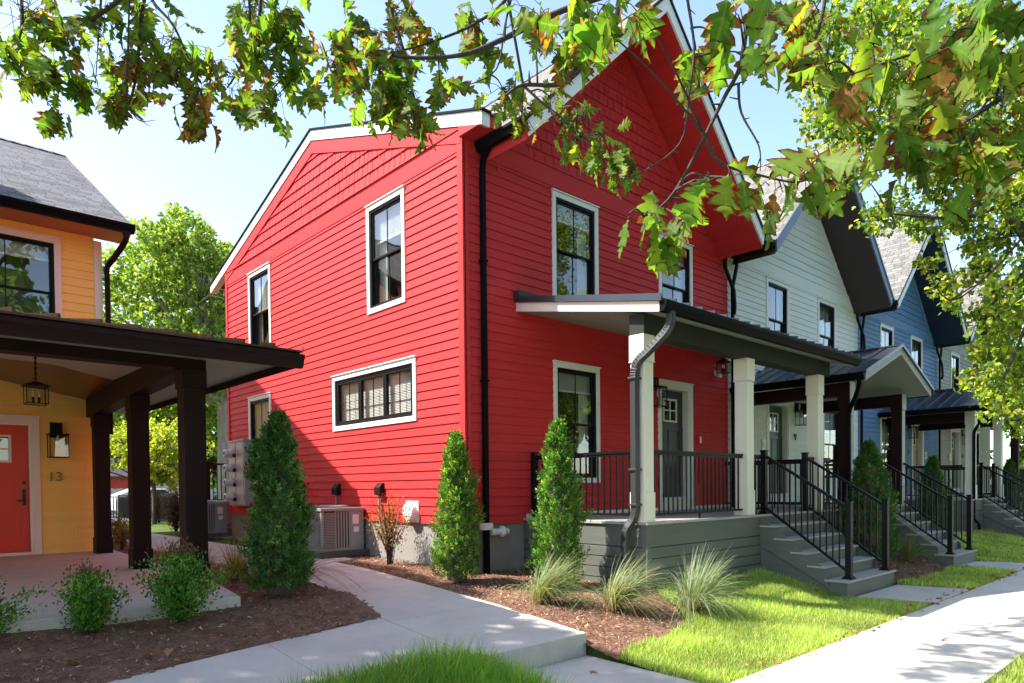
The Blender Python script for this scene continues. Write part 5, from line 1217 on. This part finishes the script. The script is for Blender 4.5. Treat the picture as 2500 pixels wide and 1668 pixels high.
# ------------------------------------------------------------------ trees
def tree(name, label, base, trunk, blobs, n, leaf, cols, barkm='bark', group=None, limbs=True, dark=.35, kind=None):
    t = thing(name, label, 'tree', base, group); b = Vector(base)
    m = MB(); r0, H = trunk
    top = Vector((0, 0, H)); m.tube(curve([(0, 0, -.3), (.05*H/5, 0, H*.5), (0, 0, H)], 4), [r0*(1-.4*i/8) for i in range(9)], 10)
    m.build('trunk', barkm, t, smooth=True)
    br = MB()
    bl = [(Vector(q[:3])-b, q[3]) for q in blobs]
    if limbs:
        for c, r in bl[:40]:
            mid = top.lerp(c, .5)+Vector((0, 0, -.08*(c-top).length)); pts = curve([top*.8, mid, c], 4); k = len(pts)
            br.tube(pts, [r0*.42*(1-.85*i/(k-1))+.008 for i in range(k)], 6, False)
            for s in range(4):
                e = c+Vector((random.gauss(0, 1), random.gauss(0, 1), random.gauss(0, .7)))*r*.6; br.tube([c.lerp(mid, .3), (c+e)/2+Vector((0, 0, .05)), e], [r0*.10+.006, r0*.06+.004, .003], 4, False)
        br.build('branches', barkm, t, smooth=True)
    vol = np.array([r**2.2 for c, r in bl]); cnt = (n*vol/vol.sum()).astype(int)
    P_, D_, T_ = [], [], []
    for (c, r), k in zip(bl, cnt):
        u = RNG.normal(size=(k, 3)); u /= np.linalg.norm(u, axis=1, keepdims=True)
        # small leaf bunches through the blob so gaps stay open
        nb = max(4, k//26); bc = RNG.normal(size=(nb, 3)); bc /= np.linalg.norm(bc, axis=1, keepdims=True); bc *= r*RNG.uniform(.25, 1.0, (nb, 1))**.6*np.array([1, 1, .85])
        p = bc[RNG.integers(0, nb, k)]+u*r*.17*RNG.uniform(.3, 1, (k, 1))+0
        P_.append(p+np.array(c)); D_.append(u*.5+RNG.normal(size=(k, 3))*.5+np.array([0, 0, -.25])); T_.append(palette(k, cols, .18)*RNG.uniform(.85, 1.15))
    P_, D_, T_ = np.vstack(P_), np.vstack(D_), np.vstack(T_)
    inst('crown', 'leaf', lq2, [(0, 1, 2), (0, 2, 3)], P_, frames(D_), RNG.uniform(.65, 1.3, len(P_))*leaf, np.clip(T_, .003, 1), t)
    return t
lq2 = [(0, 0, 0), (.42, .10, .45), (0, -.02, 1.0), (-.42, .10, .45)]
def blobs(c, R, n, r, seed, flat=.8):
    g = random.Random(seed); out = []
    for i in range(n):
        v = Vector((g.gauss(0, 1), g.gauss(0, 1), g.gauss(0, 1))).normalized()*g.uniform(.45, 1)
        out.append((c[0]+v.x*R[0], c[1]+v.y*R[1], c[2]+v.z*R[2], r*g.uniform(.7, 1.3)))
    return out
YG = [(.13, .18, .035), (.18, .23, .045), (.08, .125, .022), (.24, .27, .07)]
tree('shade_tree', 'tall bright green tree with grey trunk behind the gap between the houses', (11.3, 30.9, -1.15), (.36, 6.0), blobs((10.8, 31.5, 7.4), (4.6, 3.8, 4.9), 62, 1.2, 3)+blobs((10.0, 33, 2.8), (4.0, 2, 1.5), 8, 1.2, 33)+blobs((14.5, 35, 8.5), (3.5, 3, 4.5), 22, 1.3, 34), 80000, .17, YG, 'barkpale')
tree('maple_sapling', 'small yellow green tree seen between the brown columns', (7.4, 27.0, -1.15), (.10, 1.6), blobs((7.3, 27.2, 1.3), (2.0, 1.6, 1.5), 24, .55, 5), 13000, .10, [(.26, .28, .04), (.32, .30, .05), (.18, .24, .04)])
tree('dark_tree', 'dark green tree behind the yellow green sapling', (13.2, 41, -1.6), (.3, 3.5), blobs((13.0, 41, 4.0), (5, 3, 4.5), 30, 1.6, 8), 20000, .26, [(.045, .09, .02), (.07, .12, .025), (.03, .06, .015)])
tree('garden_tree', 'light green tree left of the sapling behind the porch', (5.2, 33, -1.3), (.18, 2.5), blobs((5.4, 33, 3.0), (3.0, 2.5, 2.4), 20, 1.0, 9), 12000, .17, YG)
for i, (x, y, r) in enumerate(((2, 66, 6), (12, 70, 7), (23, 68, 7))):
    tree('distant_tree', ('distant green tree behind the brown porch columns', 'distant tree behind the barn roof', 'distant tree right of the barn')[i], (x, y, -1.6), (.4, 4), blobs((x, y, 4.5), (r, 3, 5), 22, 2.2, 20+i), 9000, .5, [(.07, .12, .025), (.10, .16, .03), (.05, .09, .02)], group='distant trees')
for i, (x, y) in enumerate(((-9, -15), (2, -17), (12, -15), (22, -16), (33, -15), (46, -14))):
    tree('street_tree', 'leafy street tree across the road, mirrored in the house windows', (x, y, -1.9), (.35, 4), blobs((x, y, 7.5), (5.5, 4, 6.5), 34, 2.3, 40+i), 12000, .42, [(.12, .19, .03), (.18, .24, .04), (.07, .12, .02)], group='street trees across the road')
for i, (x, y) in enumerate(((44, 6), (50, 0), (42, 13))):
    tree('end_tree', ('green tree past the tan house', 'far green tree at the end of the sidewalk', 'tree behind the tan house roof')[i], (x, y, -1.7), (.3, 3.5), blobs((x, y, 4), (4, 4, 4.2), 24, 1.5, 60+i), 11000, .26, [(.14, .20, .03), (.20, .25, .04), (.08, .13, .02)], group='trees at the end of the street')
OAK=[[0.58,4.02,2.26,0.145,10],[0.53,4.06,2.03,0.114,8],[0.69,4.05,2.01,0.128,8],[0.77,3.98,2.18,0.107,6],[0.91,3.99,2.35,0.132,7],[1.04,3.87,2.39,0.132,8],[0.85,4.03,2.02,0.11,6],[0.7,4.03,1.83,0.064,3],[0.97,3.93,2.15,0.11,6],[0.95,3.94,1.95,0.088,4],[1.17,3.89,2.3,0.113,6],[1.2,3.86,2.14,0.113,7],[1.28,3.78,2.02,0.113,6],[1.33,3.73,2.21,0.102,5],[1.32,3.73,1.91,0.068,3],[1.37,3.55,2.03,0.11,5],[1.43,3.51,2.41,0.088,4],[1.43,3.37,2.17,0.107,7],[1.51,3.3,2.27,0.107,7],[1.51,3.29,2.06,0.107,7],[1.59,3.22,2.16,0.086,4],[1.63,3.18,1.95,0.086,5],[1.44,3.35,1.87,0.054,3],[1.5,3.29,1.91,0.064,3],[1.58,3.24,2.31,0.064,2],[1.63,2.91,1.95,0.101,6],[1.7,2.84,2.07,0.091,6],[1.69,2.71,1.83,0.117,9],[1.75,2.66,1.93,0.098,6],[1.8,2.6,1.75,0.098,7],[1.76,2.51,1.6,0.057,5],[1.72,2.68,1.73,0.078,4],[1.9,2.51,1.79,0.039,2],[1.84,2.72,2.17,0.081,4],[1.95,2.61,2.03,0.081,4],[2.15,2.56,2.17,0.104,6],[2.21,2.51,2.07,0.052,2],[1.93,2.08,1.93,0.071,3],[1.88,1.85,1.74,0.082,5],[1.81,1.64,1.64,0.091,5],[1.83,1.62,1.55,0.091,6],[1.86,1.73,1.53,0.063,3],[1.73,1.44,1.49,0.083,4],[1.75,1.42,1.42,0.069,4],[1.66,1.23,1.36,0.063,3],[1.86,1.86,1.65,0.065,3],[2.25,2.46,1.85,0.104,9],[2.24,2.33,1.71,0.081,6],[2.33,2.25,1.78,0.081,5],[2.3,2.14,1.6,0.088,7],[2.36,2.09,1.53,0.088,6],[2.37,2.07,1.63,0.078,5],[2.38,1.93,1.39,0.085,9],[2.42,1.89,1.35,0.076,6],[2.35,1.95,1.5,0.076,4],[1.84,1.32,0.83,0.062,3],[1.9,1.26,0.82,0.069,4],[1.78,1.37,0.84,0.021,1],[1.96,1.21,0.96,0.048,2],[1.93,1.1,0.91,0.06,3],[2.13,1.06,0.96,0.062,3],[2.2,0.99,0.95,0.062,4],[2.23,0.96,1.01,0.042,2],[2.48,1.56,1.68,0.088,6],[2.45,1.46,1.72,0.068,3],[2.05,1.14,1.47,0.083,4],[2.48,1.3,1.59,0.082,4],[2.14,1.06,1.47,0.069,4],[2.19,1.01,1.38,0.083,4],[2.04,0.88,1.35,0.076,4],[2.05,0.86,1.19,0.076,4],[2.08,0.83,1.11,0.069,3],[2.24,0.82,1.35,0.066,3],[2.22,0.71,1.17,0.088,4],[2.28,0.65,1.25,0.076,4],[2.36,0.58,1.29,0.088,5],[2.43,0.51,1.35,0.076,4],[2.33,0.6,1.13,0.076,4],[2.26,0.66,1.05,0.076,4],[2.2,0.72,1.0,0.057,3],[2.23,0.69,0.95,0.063,4],[2.32,0.6,0.95,0.076,5],[2.4,0.53,1.0,0.076,4],[2.34,0.58,0.89,0.057,3],[2.43,0.51,1.2,0.076,4],[2.42,0.52,1.09,0.076,4]]
OAKBR=[[[[2.62,1.73,2.27],[2.5,1.83,2.18],[2.24,2.07,2.06],[2.05,2.24,1.94],[1.91,2.37,1.87],[1.73,2.53,1.86],[1.66,2.6,1.89]],0.017],[[[2.31,2.22,2.35],[2.19,2.33,2.25],[2.12,2.39,2.16],[2.0,2.5,2.07],[1.84,2.65,2.0],[1.7,2.77,1.96]],0.01],[[[1.8,2.76,2.37],[1.81,2.75,2.19],[1.84,2.71,2.03],[1.86,2.69,1.91],[1.88,2.67,1.77],[1.93,2.62,1.7]],0.011],[[[2.12,1.63,1.92],[2.1,1.65,1.82],[2.08,1.67,1.72],[1.98,1.75,1.58],[1.93,1.8,1.51],[1.83,1.9,1.51],[1.78,1.94,1.47]],0.016],[[[2.11,2.19,1.74],[2.17,2.12,1.65],[2.24,2.06,1.58],[2.32,1.98,1.48],[2.39,1.91,1.39]],0.006],[[[2.22,1.13,1.71],[2.2,1.15,1.64],[2.17,1.17,1.55],[2.15,1.19,1.39],[2.1,1.22,1.28],[2.06,1.26,1.17],[1.99,1.32,1.0],[1.95,1.36,0.93],[1.9,1.4,0.89]],0.01],[[[2.14,1.19,1.33],[2.14,1.18,1.23],[2.18,1.14,1.12],[2.19,1.14,1.04]],0.005],[[[2.05,1.27,1.17],[2.09,1.23,1.07],[2.19,1.13,1.02],[2.28,1.05,1.0],[2.33,1.01,1.04]],0.006],[[[2.28,1.49,1.92],[2.29,1.48,1.82],[2.3,1.46,1.64],[2.28,1.47,1.46],[2.25,1.49,1.28],[2.14,1.59,1.17],[2.09,1.64,1.16]],0.006],[[[1.08,3.84,2.61],[1.06,3.86,2.48],[1.04,3.87,2.3],[1.02,3.88,2.08],[0.98,3.91,1.91],[0.95,3.94,1.8]],0.011],[[[1.11,3.95,2.68],[1.12,3.94,2.55],[1.2,3.86,2.41],[1.26,3.8,2.21],[1.29,3.77,2.09]],0.01],[[[0.9,4.01,2.61],[0.9,4.01,2.48],[0.89,4.01,2.35],[0.87,4.02,2.06]],0.007],[[[1.03,3.75,2.54],[0.92,3.85,2.39],[0.76,3.99,2.26],[0.58,4.15,2.18],[0.41,4.31,2.09]],0.012],[[[1.51,3.44,2.6],[1.49,3.45,2.47],[1.48,3.46,2.36],[1.42,3.51,2.16],[1.36,3.57,2.03]],0.012],[[[1.41,3.39,2.19],[1.52,3.28,2.12],[1.65,3.16,1.99],[1.72,3.1,2.05]],0.006],[[[0.56,4.05,2.47],[0.57,4.03,2.24],[0.53,4.06,2.03]],0.01],[[[2.67,0.43,1.46],[2.59,0.5,1.39],[2.5,0.59,1.35],[2.4,0.68,1.32],[2.3,0.77,1.28],[2.21,0.85,1.24]],0.008],[[[2.67,0.43,1.26],[2.59,0.5,1.19],[2.54,0.54,1.16],[2.44,0.63,1.08],[2.34,0.72,1.03],[2.28,0.78,1.0]],0.007],[[[2.66,0.43,1.02],[2.59,0.5,1.02],[2.52,0.56,1.02],[2.44,0.63,0.97]],0.006],[[[2.23,2.36,2.33],[2.19,2.39,2.13],[2.16,2.42,1.93],[2.05,2.51,1.85]],0.006],[[[2.26,0.95,1.62],[2.25,0.96,1.49],[2.21,0.99,1.38],[2.12,1.08,1.34]],0.007],[[[0.98,3.91,1.95],[1.03,3.87,1.87],[1.09,3.81,1.87]],0.004]]
MAPLE=[[9.54,4.0,6.01,0.526],[11.06,3.99,6.92,0.648],[10.89,3.35,6.4,0.673],[12.48,2.95,6.9,0.727],[10.71,4.65,6.18,0.399],[9.14,3.56,4.98,0.494],[9.4,3.09,4.99,0.538],[13.01,3.49,6.42,0.709],[11.33,2.42,5.44,0.589],[9.46,4.02,4.78,0.292],[12.23,4.9,5.63,0.408],[10.71,3.93,5.11,0.443],[12.57,3.87,5.72,0.638],[11.85,2.9,5.04,0.634],[12.97,2.6,5.17,0.534],[9.45,3.63,4.01,0.227],[12.06,3.41,4.58,0.4],[12.35,4.19,4.49,0.358],[11.44,3.46,3.9,0.29],[11.74,4.17,4.19,0.207],[12.69,2.99,4.55,0.54],[10.64,2.13,3.64,0.439],[12.76,3.3,4.19,0.346],[12.65,2.64,3.71,0.461],[11.26,2.6,2.9,0.299],[10.48,2.1,2.46,0.379],[13.32,3.26,3.9,0.286],[12.1,2.58,2.31,0.38],[13.22,2.64,1.94,0.479],[13.5,3.11,2.19,0.287],[12.99,2.82,1.4,0.376],[14.07,2.75,1.26,0.436],[11.3,2.97,2.56,0.136],[12.55,3.67,3.52,0.126],[11.36,3.15,2.86,0.126],[13.62,3.27,2.81,0.219],[13.33,3.25,1.69,0.215],[8.78,4.06,5.83,0.333],[11.25,1.93,5.09,0.676],[11.55,1.98,3.96,0.696],[14.62,2.5,3.34,0.809],[12.4,2.11,1.59,0.563]]
MAPBR=[[[[12.55,1.37,1.21],[12.14,1.78,2.41],[11.84,2.07,3.01],[11.46,2.44,3.79],[10.96,2.94,4.82],[10.53,3.35,5.48],[10.24,3.64,5.97]],0.09],[[[11.46,2.44,3.79],[11.07,2.81,3.62],[10.71,3.13,3.63],[10.32,3.5,3.69]],0.03],[[[10.83,3.06,5.06],[10.36,3.51,5.42],[9.96,3.88,5.37],[9.65,4.16,5.02]],0.025],[[[11.43,2.19,3.3],[11.12,2.47,2.84],[10.68,2.86,2.43],[10.43,3.1,2.96]],0.012],[[[11.51,1.97,2.8],[11.28,2.16,1.99],[11.01,2.39,1.18]],0.03],[[[12.29,2.36,3.55],[12.28,2.41,5.06],[12.11,2.59,6.01],[11.89,2.81,6.64]],0.05]]
# street maple at right, trunk just outside the frame
mt_ = thing('maple_tree', 'street maple with small yellow green leaves reaching in from the right', 'tree', (11.4, .2, -1.78)); mb0 = Vector((11.4, .2, -1.78))
m = MB(); m.tube(curve([(0, 0, -.2), (-.05, .1, 2.6), (-.1, .2, 4.6), (.1, .3, 7.5)], 4), [.22-.012*i for i in range(13)], 12); m.build('trunk', 'bark', mt_, smooth=True)
m = MB()
for pts, w_ in MAPBR:
    p = [Vector(q)-mb0 for q in pts]; c = curve(p, 4); k = len(c); m.tube(c, [w_*(1-.75*i/(k-1))+.004 for i in range(k)], 7, False)
m.tube(curve([(-.08, .15, 3.2), (-.3, .5, 3.4), Vector(MAPBR[0][0][0])-mb0], 4), .10, 8, False)
for q in MAPLE:
    c = Vector(q[:3])-mb0; best = min((Vector(b)-mb0 for pts, w_ in MAPBR for b in pts), key=lambda v: (v-c).length)
    m.tube(curve([best, best.lerp(c, .5)+Vector((0, 0, .12)), c], 3), [.016, .012, .010, .008, .006, .005, .004][:len(curve([best, best, c], 3))], 5, False)
    for s in range(5):
        e = c+Vector((random.gauss(0, 1), random.gauss(0, 1), random.gauss(0, .8)))*q[3]*.6; m.tube([c, (c+e)/2+Vector((0, 0, .03)), e], [.006, .004, .002], 4, False)
m.build('branches', 'twig', mt_, smooth=True)
P_, D_, T_ = [], [], []
for q in MAPLE:
    r = q[3]; k = int(2300*r*r)+60; c = np.array(q[:3])-np.array(mb0)
    nb = max(5, k//9); bc = RNG.normal(size=(nb, 3)); bc /= np.linalg.norm(bc, axis=1, keepdims=True); bc *= r*RNG.uniform(.15, 1.15, (nb, 1))
    p = bc[RNG.integers(0, nb, k)]+RNG.normal(size=(k, 3))*.055; P_.append(p+c); T_.append(palette(k, [(.20, .26, .03), (.26, .29, .035), (.12, .18, .025), (.34, .30, .05), (.08, .13, .02), (.06, .10, .018), (.10, .15, .02)], .16)*RNG.uniform(.75, 1.2))
    D_.append(RNG.normal(size=(k, 3))*.6+np.array([0, 0, -.5]))
P_, D_, T_ = np.vstack(P_), np.vstack(D_), np.vstack(T_)
mlv = [(0, 0, 0), (.30, .04, .10), (.50, .02, .42), (.24, .06, .52), (.22, .0, .80), (0, -.05, 1.0), (-.22, .0, .80), (-.24, .06, .52), (-.50, .02, .42), (-.30, .04, .10)]
inst('crown', 'leaf', mlv, [(0, 1, 3), (1, 2, 3), (3, 4, 5), (5, 6, 7), (7, 8, 9), (0, 3, 5), (0, 5, 7), (0, 7, 9)], P_, frames(D_), RNG.uniform(.7, 1.25, len(P_))*.078, np.clip(T_, .003, 1), mt_)
# overhanging oak: trunk behind the photographer, limbs overhead, twigs hanging into view
ob = Vector((-3.4, -1.2, -1.78)); ok = thing('oak_tree', 'large oak whose leafy branches hang into the picture from above', 'tree', ob)
L1, L2, L3 = Vector((.6, 1.6, 4.6)), Vector((3.4, .6, 4.4)), Vector((-1.6, 8.6, 8.0))
m = MB(); m.tube(curve([(0, 0, -.2), (.05, .1, 1.5), (.2, .2, 3.6), (.5, .5, 5.2)], 4), [.36-.012*i for i in range(13)], 14); m.build('trunk', 'bark', ok, smooth=True)
m = MB()
T0 = Vector((-3.1, -.95, 2.2))
def limb(pts, r0, r1, n=8):
    c = curve(pts, 5); k = len(c); m.tube([v-ob for v in c], [r0+(r1-r0)*i/(k-1) for i in range(k)], n, False)
limb([T0, (-1.2, .4, 3.9), L1, (2.0, 3.2, 5.2), (3.2, 6.2, 6.9)], .13, .04); limb([T0, (.2, -.4, 4.0), L2, (5.0, 1.6, 4.8)], .12, .03)
limb([T0+Vector((0, 0, .8)), (-2.6, 3.5, 5.8), L3, (-.8, 13.5, 9.0)], .15, .05)
m.build('limbs', 'bark', ok, smooth=True)
m = MB(); seglist = []
for pts, w_ in OAKBR:
    c = curve([Vector(p) for p in pts], 5); k = len(c); seglist += c
    m.tube([v-ob for v in c], [w_*(1-.72*i/(k-1))*(1+.12*random.random()) for i in range(k)], 7, False)
    for j in range(3, k-2, 3):                                   # short spurs and buds
        e = c[j]+Vector((random.gauss(0, 1), random.gauss(0, 1), random.gauss(0, 1)))*.022; m.tube([c[j]-ob, e-ob], [w_*.35+.001, .0015], 4, False)
    if Vector(pts[0]).z > 1.55:
        L = min((L1, L2), key=lambda l: (l-Vector(pts[0])).length); limb([L, L.lerp(Vector(pts[0]), .55)+Vector((0, 0, .12)), pts[0]], w_*1.5, w_*1.0, 7)
leafP, leafD, leafT, leafS = [], [], [], []
for ci, (x, y, z, r, n) in enumerate(OAK):
    mul, lsz = (2.7, .130) if ci < 37 else (1.4, .13) if ci < 46 else (2.2, .088) if ci < 55 else (1.35, .150)
    c = Vector((x, y, z)); best = min(seglist, key=lambda v: (v-c).length)
    if (best-c).length > .03: m.tube([v-ob for v in curve([best, best.lerp(c, .5)+Vector((0, 0, .03)), c+Vector((0, 0, .02))], 4)], [.0045-.0003*i for i in range(9)], 5, False)
    warm = random.random()
    for i in range(int(n*mul+.5)):
        e = c+Vector((random.gauss(0, .45), random.gauss(0, .45), random.gauss(0, .5)+.3))*r
        d = Vector((random.gauss(0, .38), random.gauss(0, .38), -1+random.gauss(0, .4)))+(e-c)/max(r, .01)*.35
        leafP.append(e); leafD.append(d)
        tcol = random.choice(((.085, .17, .025), (.12, .21, .03), (.16, .25, .035), (.07, .13, .02), (.22, .28, .035))); 
        if random.random() < .03+.05*warm: tcol = (.26, .11, .025)
        leafT.append(tcol); leafS.append(lsz*random.uniform(.6, 1.2))
        st = c+Vector((random.gauss(0, .2), random.gauss(0, .2), random.gauss(0, .2)+.2))*r
        m.tube([st-ob, ((st+e)/2+Vector((0, 0, .012)))-ob, e-ob], [.0022, .0016, .0011], 4, False)
m.build('twigs', 'twig', ok, smooth=True)
leafP = np.array(leafP)-np.array(ob); leafD = np.array(leafD); leafT = np.clip(np.array(leafT)*(1+RNG.normal(size=(len(leafT), 1))*.15), .004, 1)
pick = RNG.integers(0, 4, len(leafP))
for k, (cu_, fo_, ws, sk) in enumerate(((.15, .14, 1.0, .0), (.35, .30, .95, .10), (.05, .06, 1.1, -.08), (.5, .7, .85, .05))):
    v_, f_, e_ = oak_template(cu_, fo_, ws, sk); s = pick == k
    inst('leaves', 'oakleaf', v_, f_, leafP[s], frames(leafD[s]), np.array(leafS)[s]*(1 if k < 3 else .85), leafT[s], ok, {'edge': e_, 'vein': [1-x for x in e_], 'lv': [p[2] for p in v_]}, smooth=True)
# the crown above the frame that shades the walkway
su = np.array((-SUN.x, -SUN.y, -SUN.z))
def crown_over(poly, z0, z1, n, gzv=-1.45):
    q = sample(poly, n); h_ = RNG.uniform(z0, z1, n); t = (h_-gzv)/su[2]
    return np.c_[q, np.full(n, gzv)]+su[None]*t[:, None]
C = [crown_over([(-2.5, 2.4), (5.12, 3.1), (5.18, 4.2), (5.05, 6.7), (3.4, 6.9), (-2.5, 6.9)], 6.8, 9.5, 14500), crown_over([(5.1, 6.6), (5.72, 6.6), (5.95, 10.9), (5.1, 10.9)], 8.6, 10.4, 1300), crown_over([(-4, 6.8), (3.9, 6.8), (3.9, 11), (-4, 11)], 7.8, 9.8, 2600)]
for (x, y, r) in ((6.9, 2.2, .35), (7.5, 1.9, .4), (8.6, 2.0, .4), (9.4, 2.3, .35), (10.3, 2.1, .3), (8.0, 2.35, .25), (6.4, 1.8, .3), (7.2, 1.3, .5), (9.0, 1.3, .5)):
    C.append(crown_over([(x-r*1.6, y-r*.5), (x+r*1.6, y-r*.5), (x+r*1.3, y+r*.5), (x-r*1.3, y+r*.5)], 6.3, 7.4, 60))
C = np.vstack(C)-np.array(ob); n = len(C)
v_, f_, e_ = oak_template(.2, .3)
inst('leaves', 'oakleaf', v_[::1], f_, C, frames(RNG.normal(size=(n, 3))), RNG.uniform(.15, .22, n), palette(n, [(.085, .17, .025), (.12, .21, .03)], .15), ok, {'edge': e_, 'vein': [1-x for x in e_], 'lv': [p[2] for p in v_]})
# ------------------------------------------------------------------ far things behind the houses
fe = thing('black_fence', 'black metal picket fence behind the yellow porch', 'fence', (7.9, 34, -1.3)); A, B = Vector((0, 0, 0)), Vector((-.5, -9.5, .14)); m = MB()
for i in range(75): p = A.lerp(B, i/74); m.box(p.x-.02, p.x+.02, p.y-.02, p.y+.02, p.z+.08, p.z+1.0)
for z in (.12, .98, 1.05): m.bar(A+Vector((0, 0, z)), B+Vector((0, 0, z)), .05, .05)
for i in range(5): p = A.lerp(B, i/4); m.box(p.x-.03, p.x+.03, p.y-.03, p.y+.03, p.z, p.z+1.1)
m.build('pickets', 'black', fe); 
f2 = thing('black_fence', 'left run of black picket fence seen left of the middle column', 'fence', (7.9, 34, -1.3)); m = MB()
for i in range(90): m.box(-.1-.11*i-.017, -.1-.11*i+.017, -.017, .017, .08, 1.0)
for z in (.12, .98, 1.03): m.box(-10, 0, -.015, .015, z-.015, z+.015)
m.build('pickets', 'black', f2)
m = MB()
for i in range(150): x = -2+.2*i; m.box(x, x+.185, 0, .03, 0, 1.75+.03*math.sin(i*2.3))
for z in (.3, 1.4): m.box(-2, 28, .03, .09, z, z+.09)
o = m.build('wooden_fence', 'wood'); o.location = (0, 53, -1.65); tag(o, 'weathered grey board fence across the rear road', 'fence')
bn = thing('red_barn', 'small red garage with brown roof beyond the rear road', 'garage', (11.5, 56, -1.65))
m = MB(); m.box(0, 6.4, 0, 5, 0, 2.7); m.poly([(0, 0, 2.7), (0, 2.5, 3.9), (0, 5, 2.7)]); m.build('wall', 'barn', bn)
m = MB(); m.prism([(-.3, -.4, 2.55), (-.3, 2.5, 3.95), (-.3, 2.5, 4.05), (-.3, -.4, 2.65)], [(6.7, -.4, 2.55), (6.7, 2.5, 3.95), (6.7, 2.5, 4.05), (6.7, -.4, 2.65)]); m.prism([(-.3, 5.4, 2.55), (-.3, 2.5, 3.95), (-.3, 2.5, 4.05), (-.3, 5.4, 2.65)], [(6.7, 5.4, 2.55), (6.7, 2.5, 3.95), (6.7, 2.5, 4.05), (6.7, 5.4, 2.65)]); m.build('roof', 'brownsoffit', bn)
m = MB(); m.box(3.4, 5.6, -.05, 0, 0, 2.1); m.build('garage_door', 'wood', bn)
ts = thing('teal_shed', 'teal shed just right of the red garage', 'shed', (19, 57, -1.65)); m = MB(); m.box(0, 4, 0, 4, 0, 2.6); m.build('wall', 'teal', ts); m = MB(); m.prism([(-.2, -.3, 2.6), (-.2, 2, 3.3), (-.2, 4.3, 2.6)], [(4.2, -.3, 2.6), (4.2, 2, 3.3), (4.2, 4.3, 2.6)]); m.build('roof', 'brownsoffit', ts)
def car(loc, rz, label, paint='carwhite'):
    t = thing('parked_car', label, 'car', loc, None, rz)
    side = [(0, .35), (.05, .75), (.25, .95), (1.2, 1.08), (1.95, 1.62), (3.6, 1.66), (4.5, 1.30), (4.62, .9), (4.6, .38), (4.0, .28), (.7, .28)]
    m = MB(); m.prism([(x, -.86, z) for x, z in side], [(x, .86, z) for x, z in side]); m.build('body', paint, t, bevel=.07)
    m = MB()
    for s in (-.868, .868): m.poly([(1.45, s, 1.12), (2.05, s, 1.55), (3.5, s, 1.57), (4.1, s, 1.25), (4.1, s, 1.10)])
    m.quad((1.28, -.7, 1.15), (1.28, .7, 1.15), (1.9, .66, 1.60), (1.9, -.66, 1.60)); m.build('windows', 'metalroof', t)
    for x in (.85, 3.75):
        for y in (-.80, .80):
            m = MB(); m.lathe([(.20, -.11), (.34, -.10), (.35, 0), (.34, .10), (.20, .11)], (x, y, .34), 24, 1); w_ = m.build('wheel', 'rubber', t, smooth=True)
            m = MB(); m.lathe([(.21, -.115), (.21, .115)], (x, y, .34), 16, 1); m.build('rim', 'chrome', w_)
    for y in (-.6, .6): m = MB(); m.box(-.02, .1, y-.16, y+.16, .70, .84); m.build('headlight', 'pvc', t, bevel=.02)
    return t
car((10.6, 46.4, -1.58), PI, 'white car parked behind the fence, partly hidden by the farthest column')
car((14.6, 44.5, -1.57), PI*1.0, 'pale car on the rear road, seen between the front two columns')
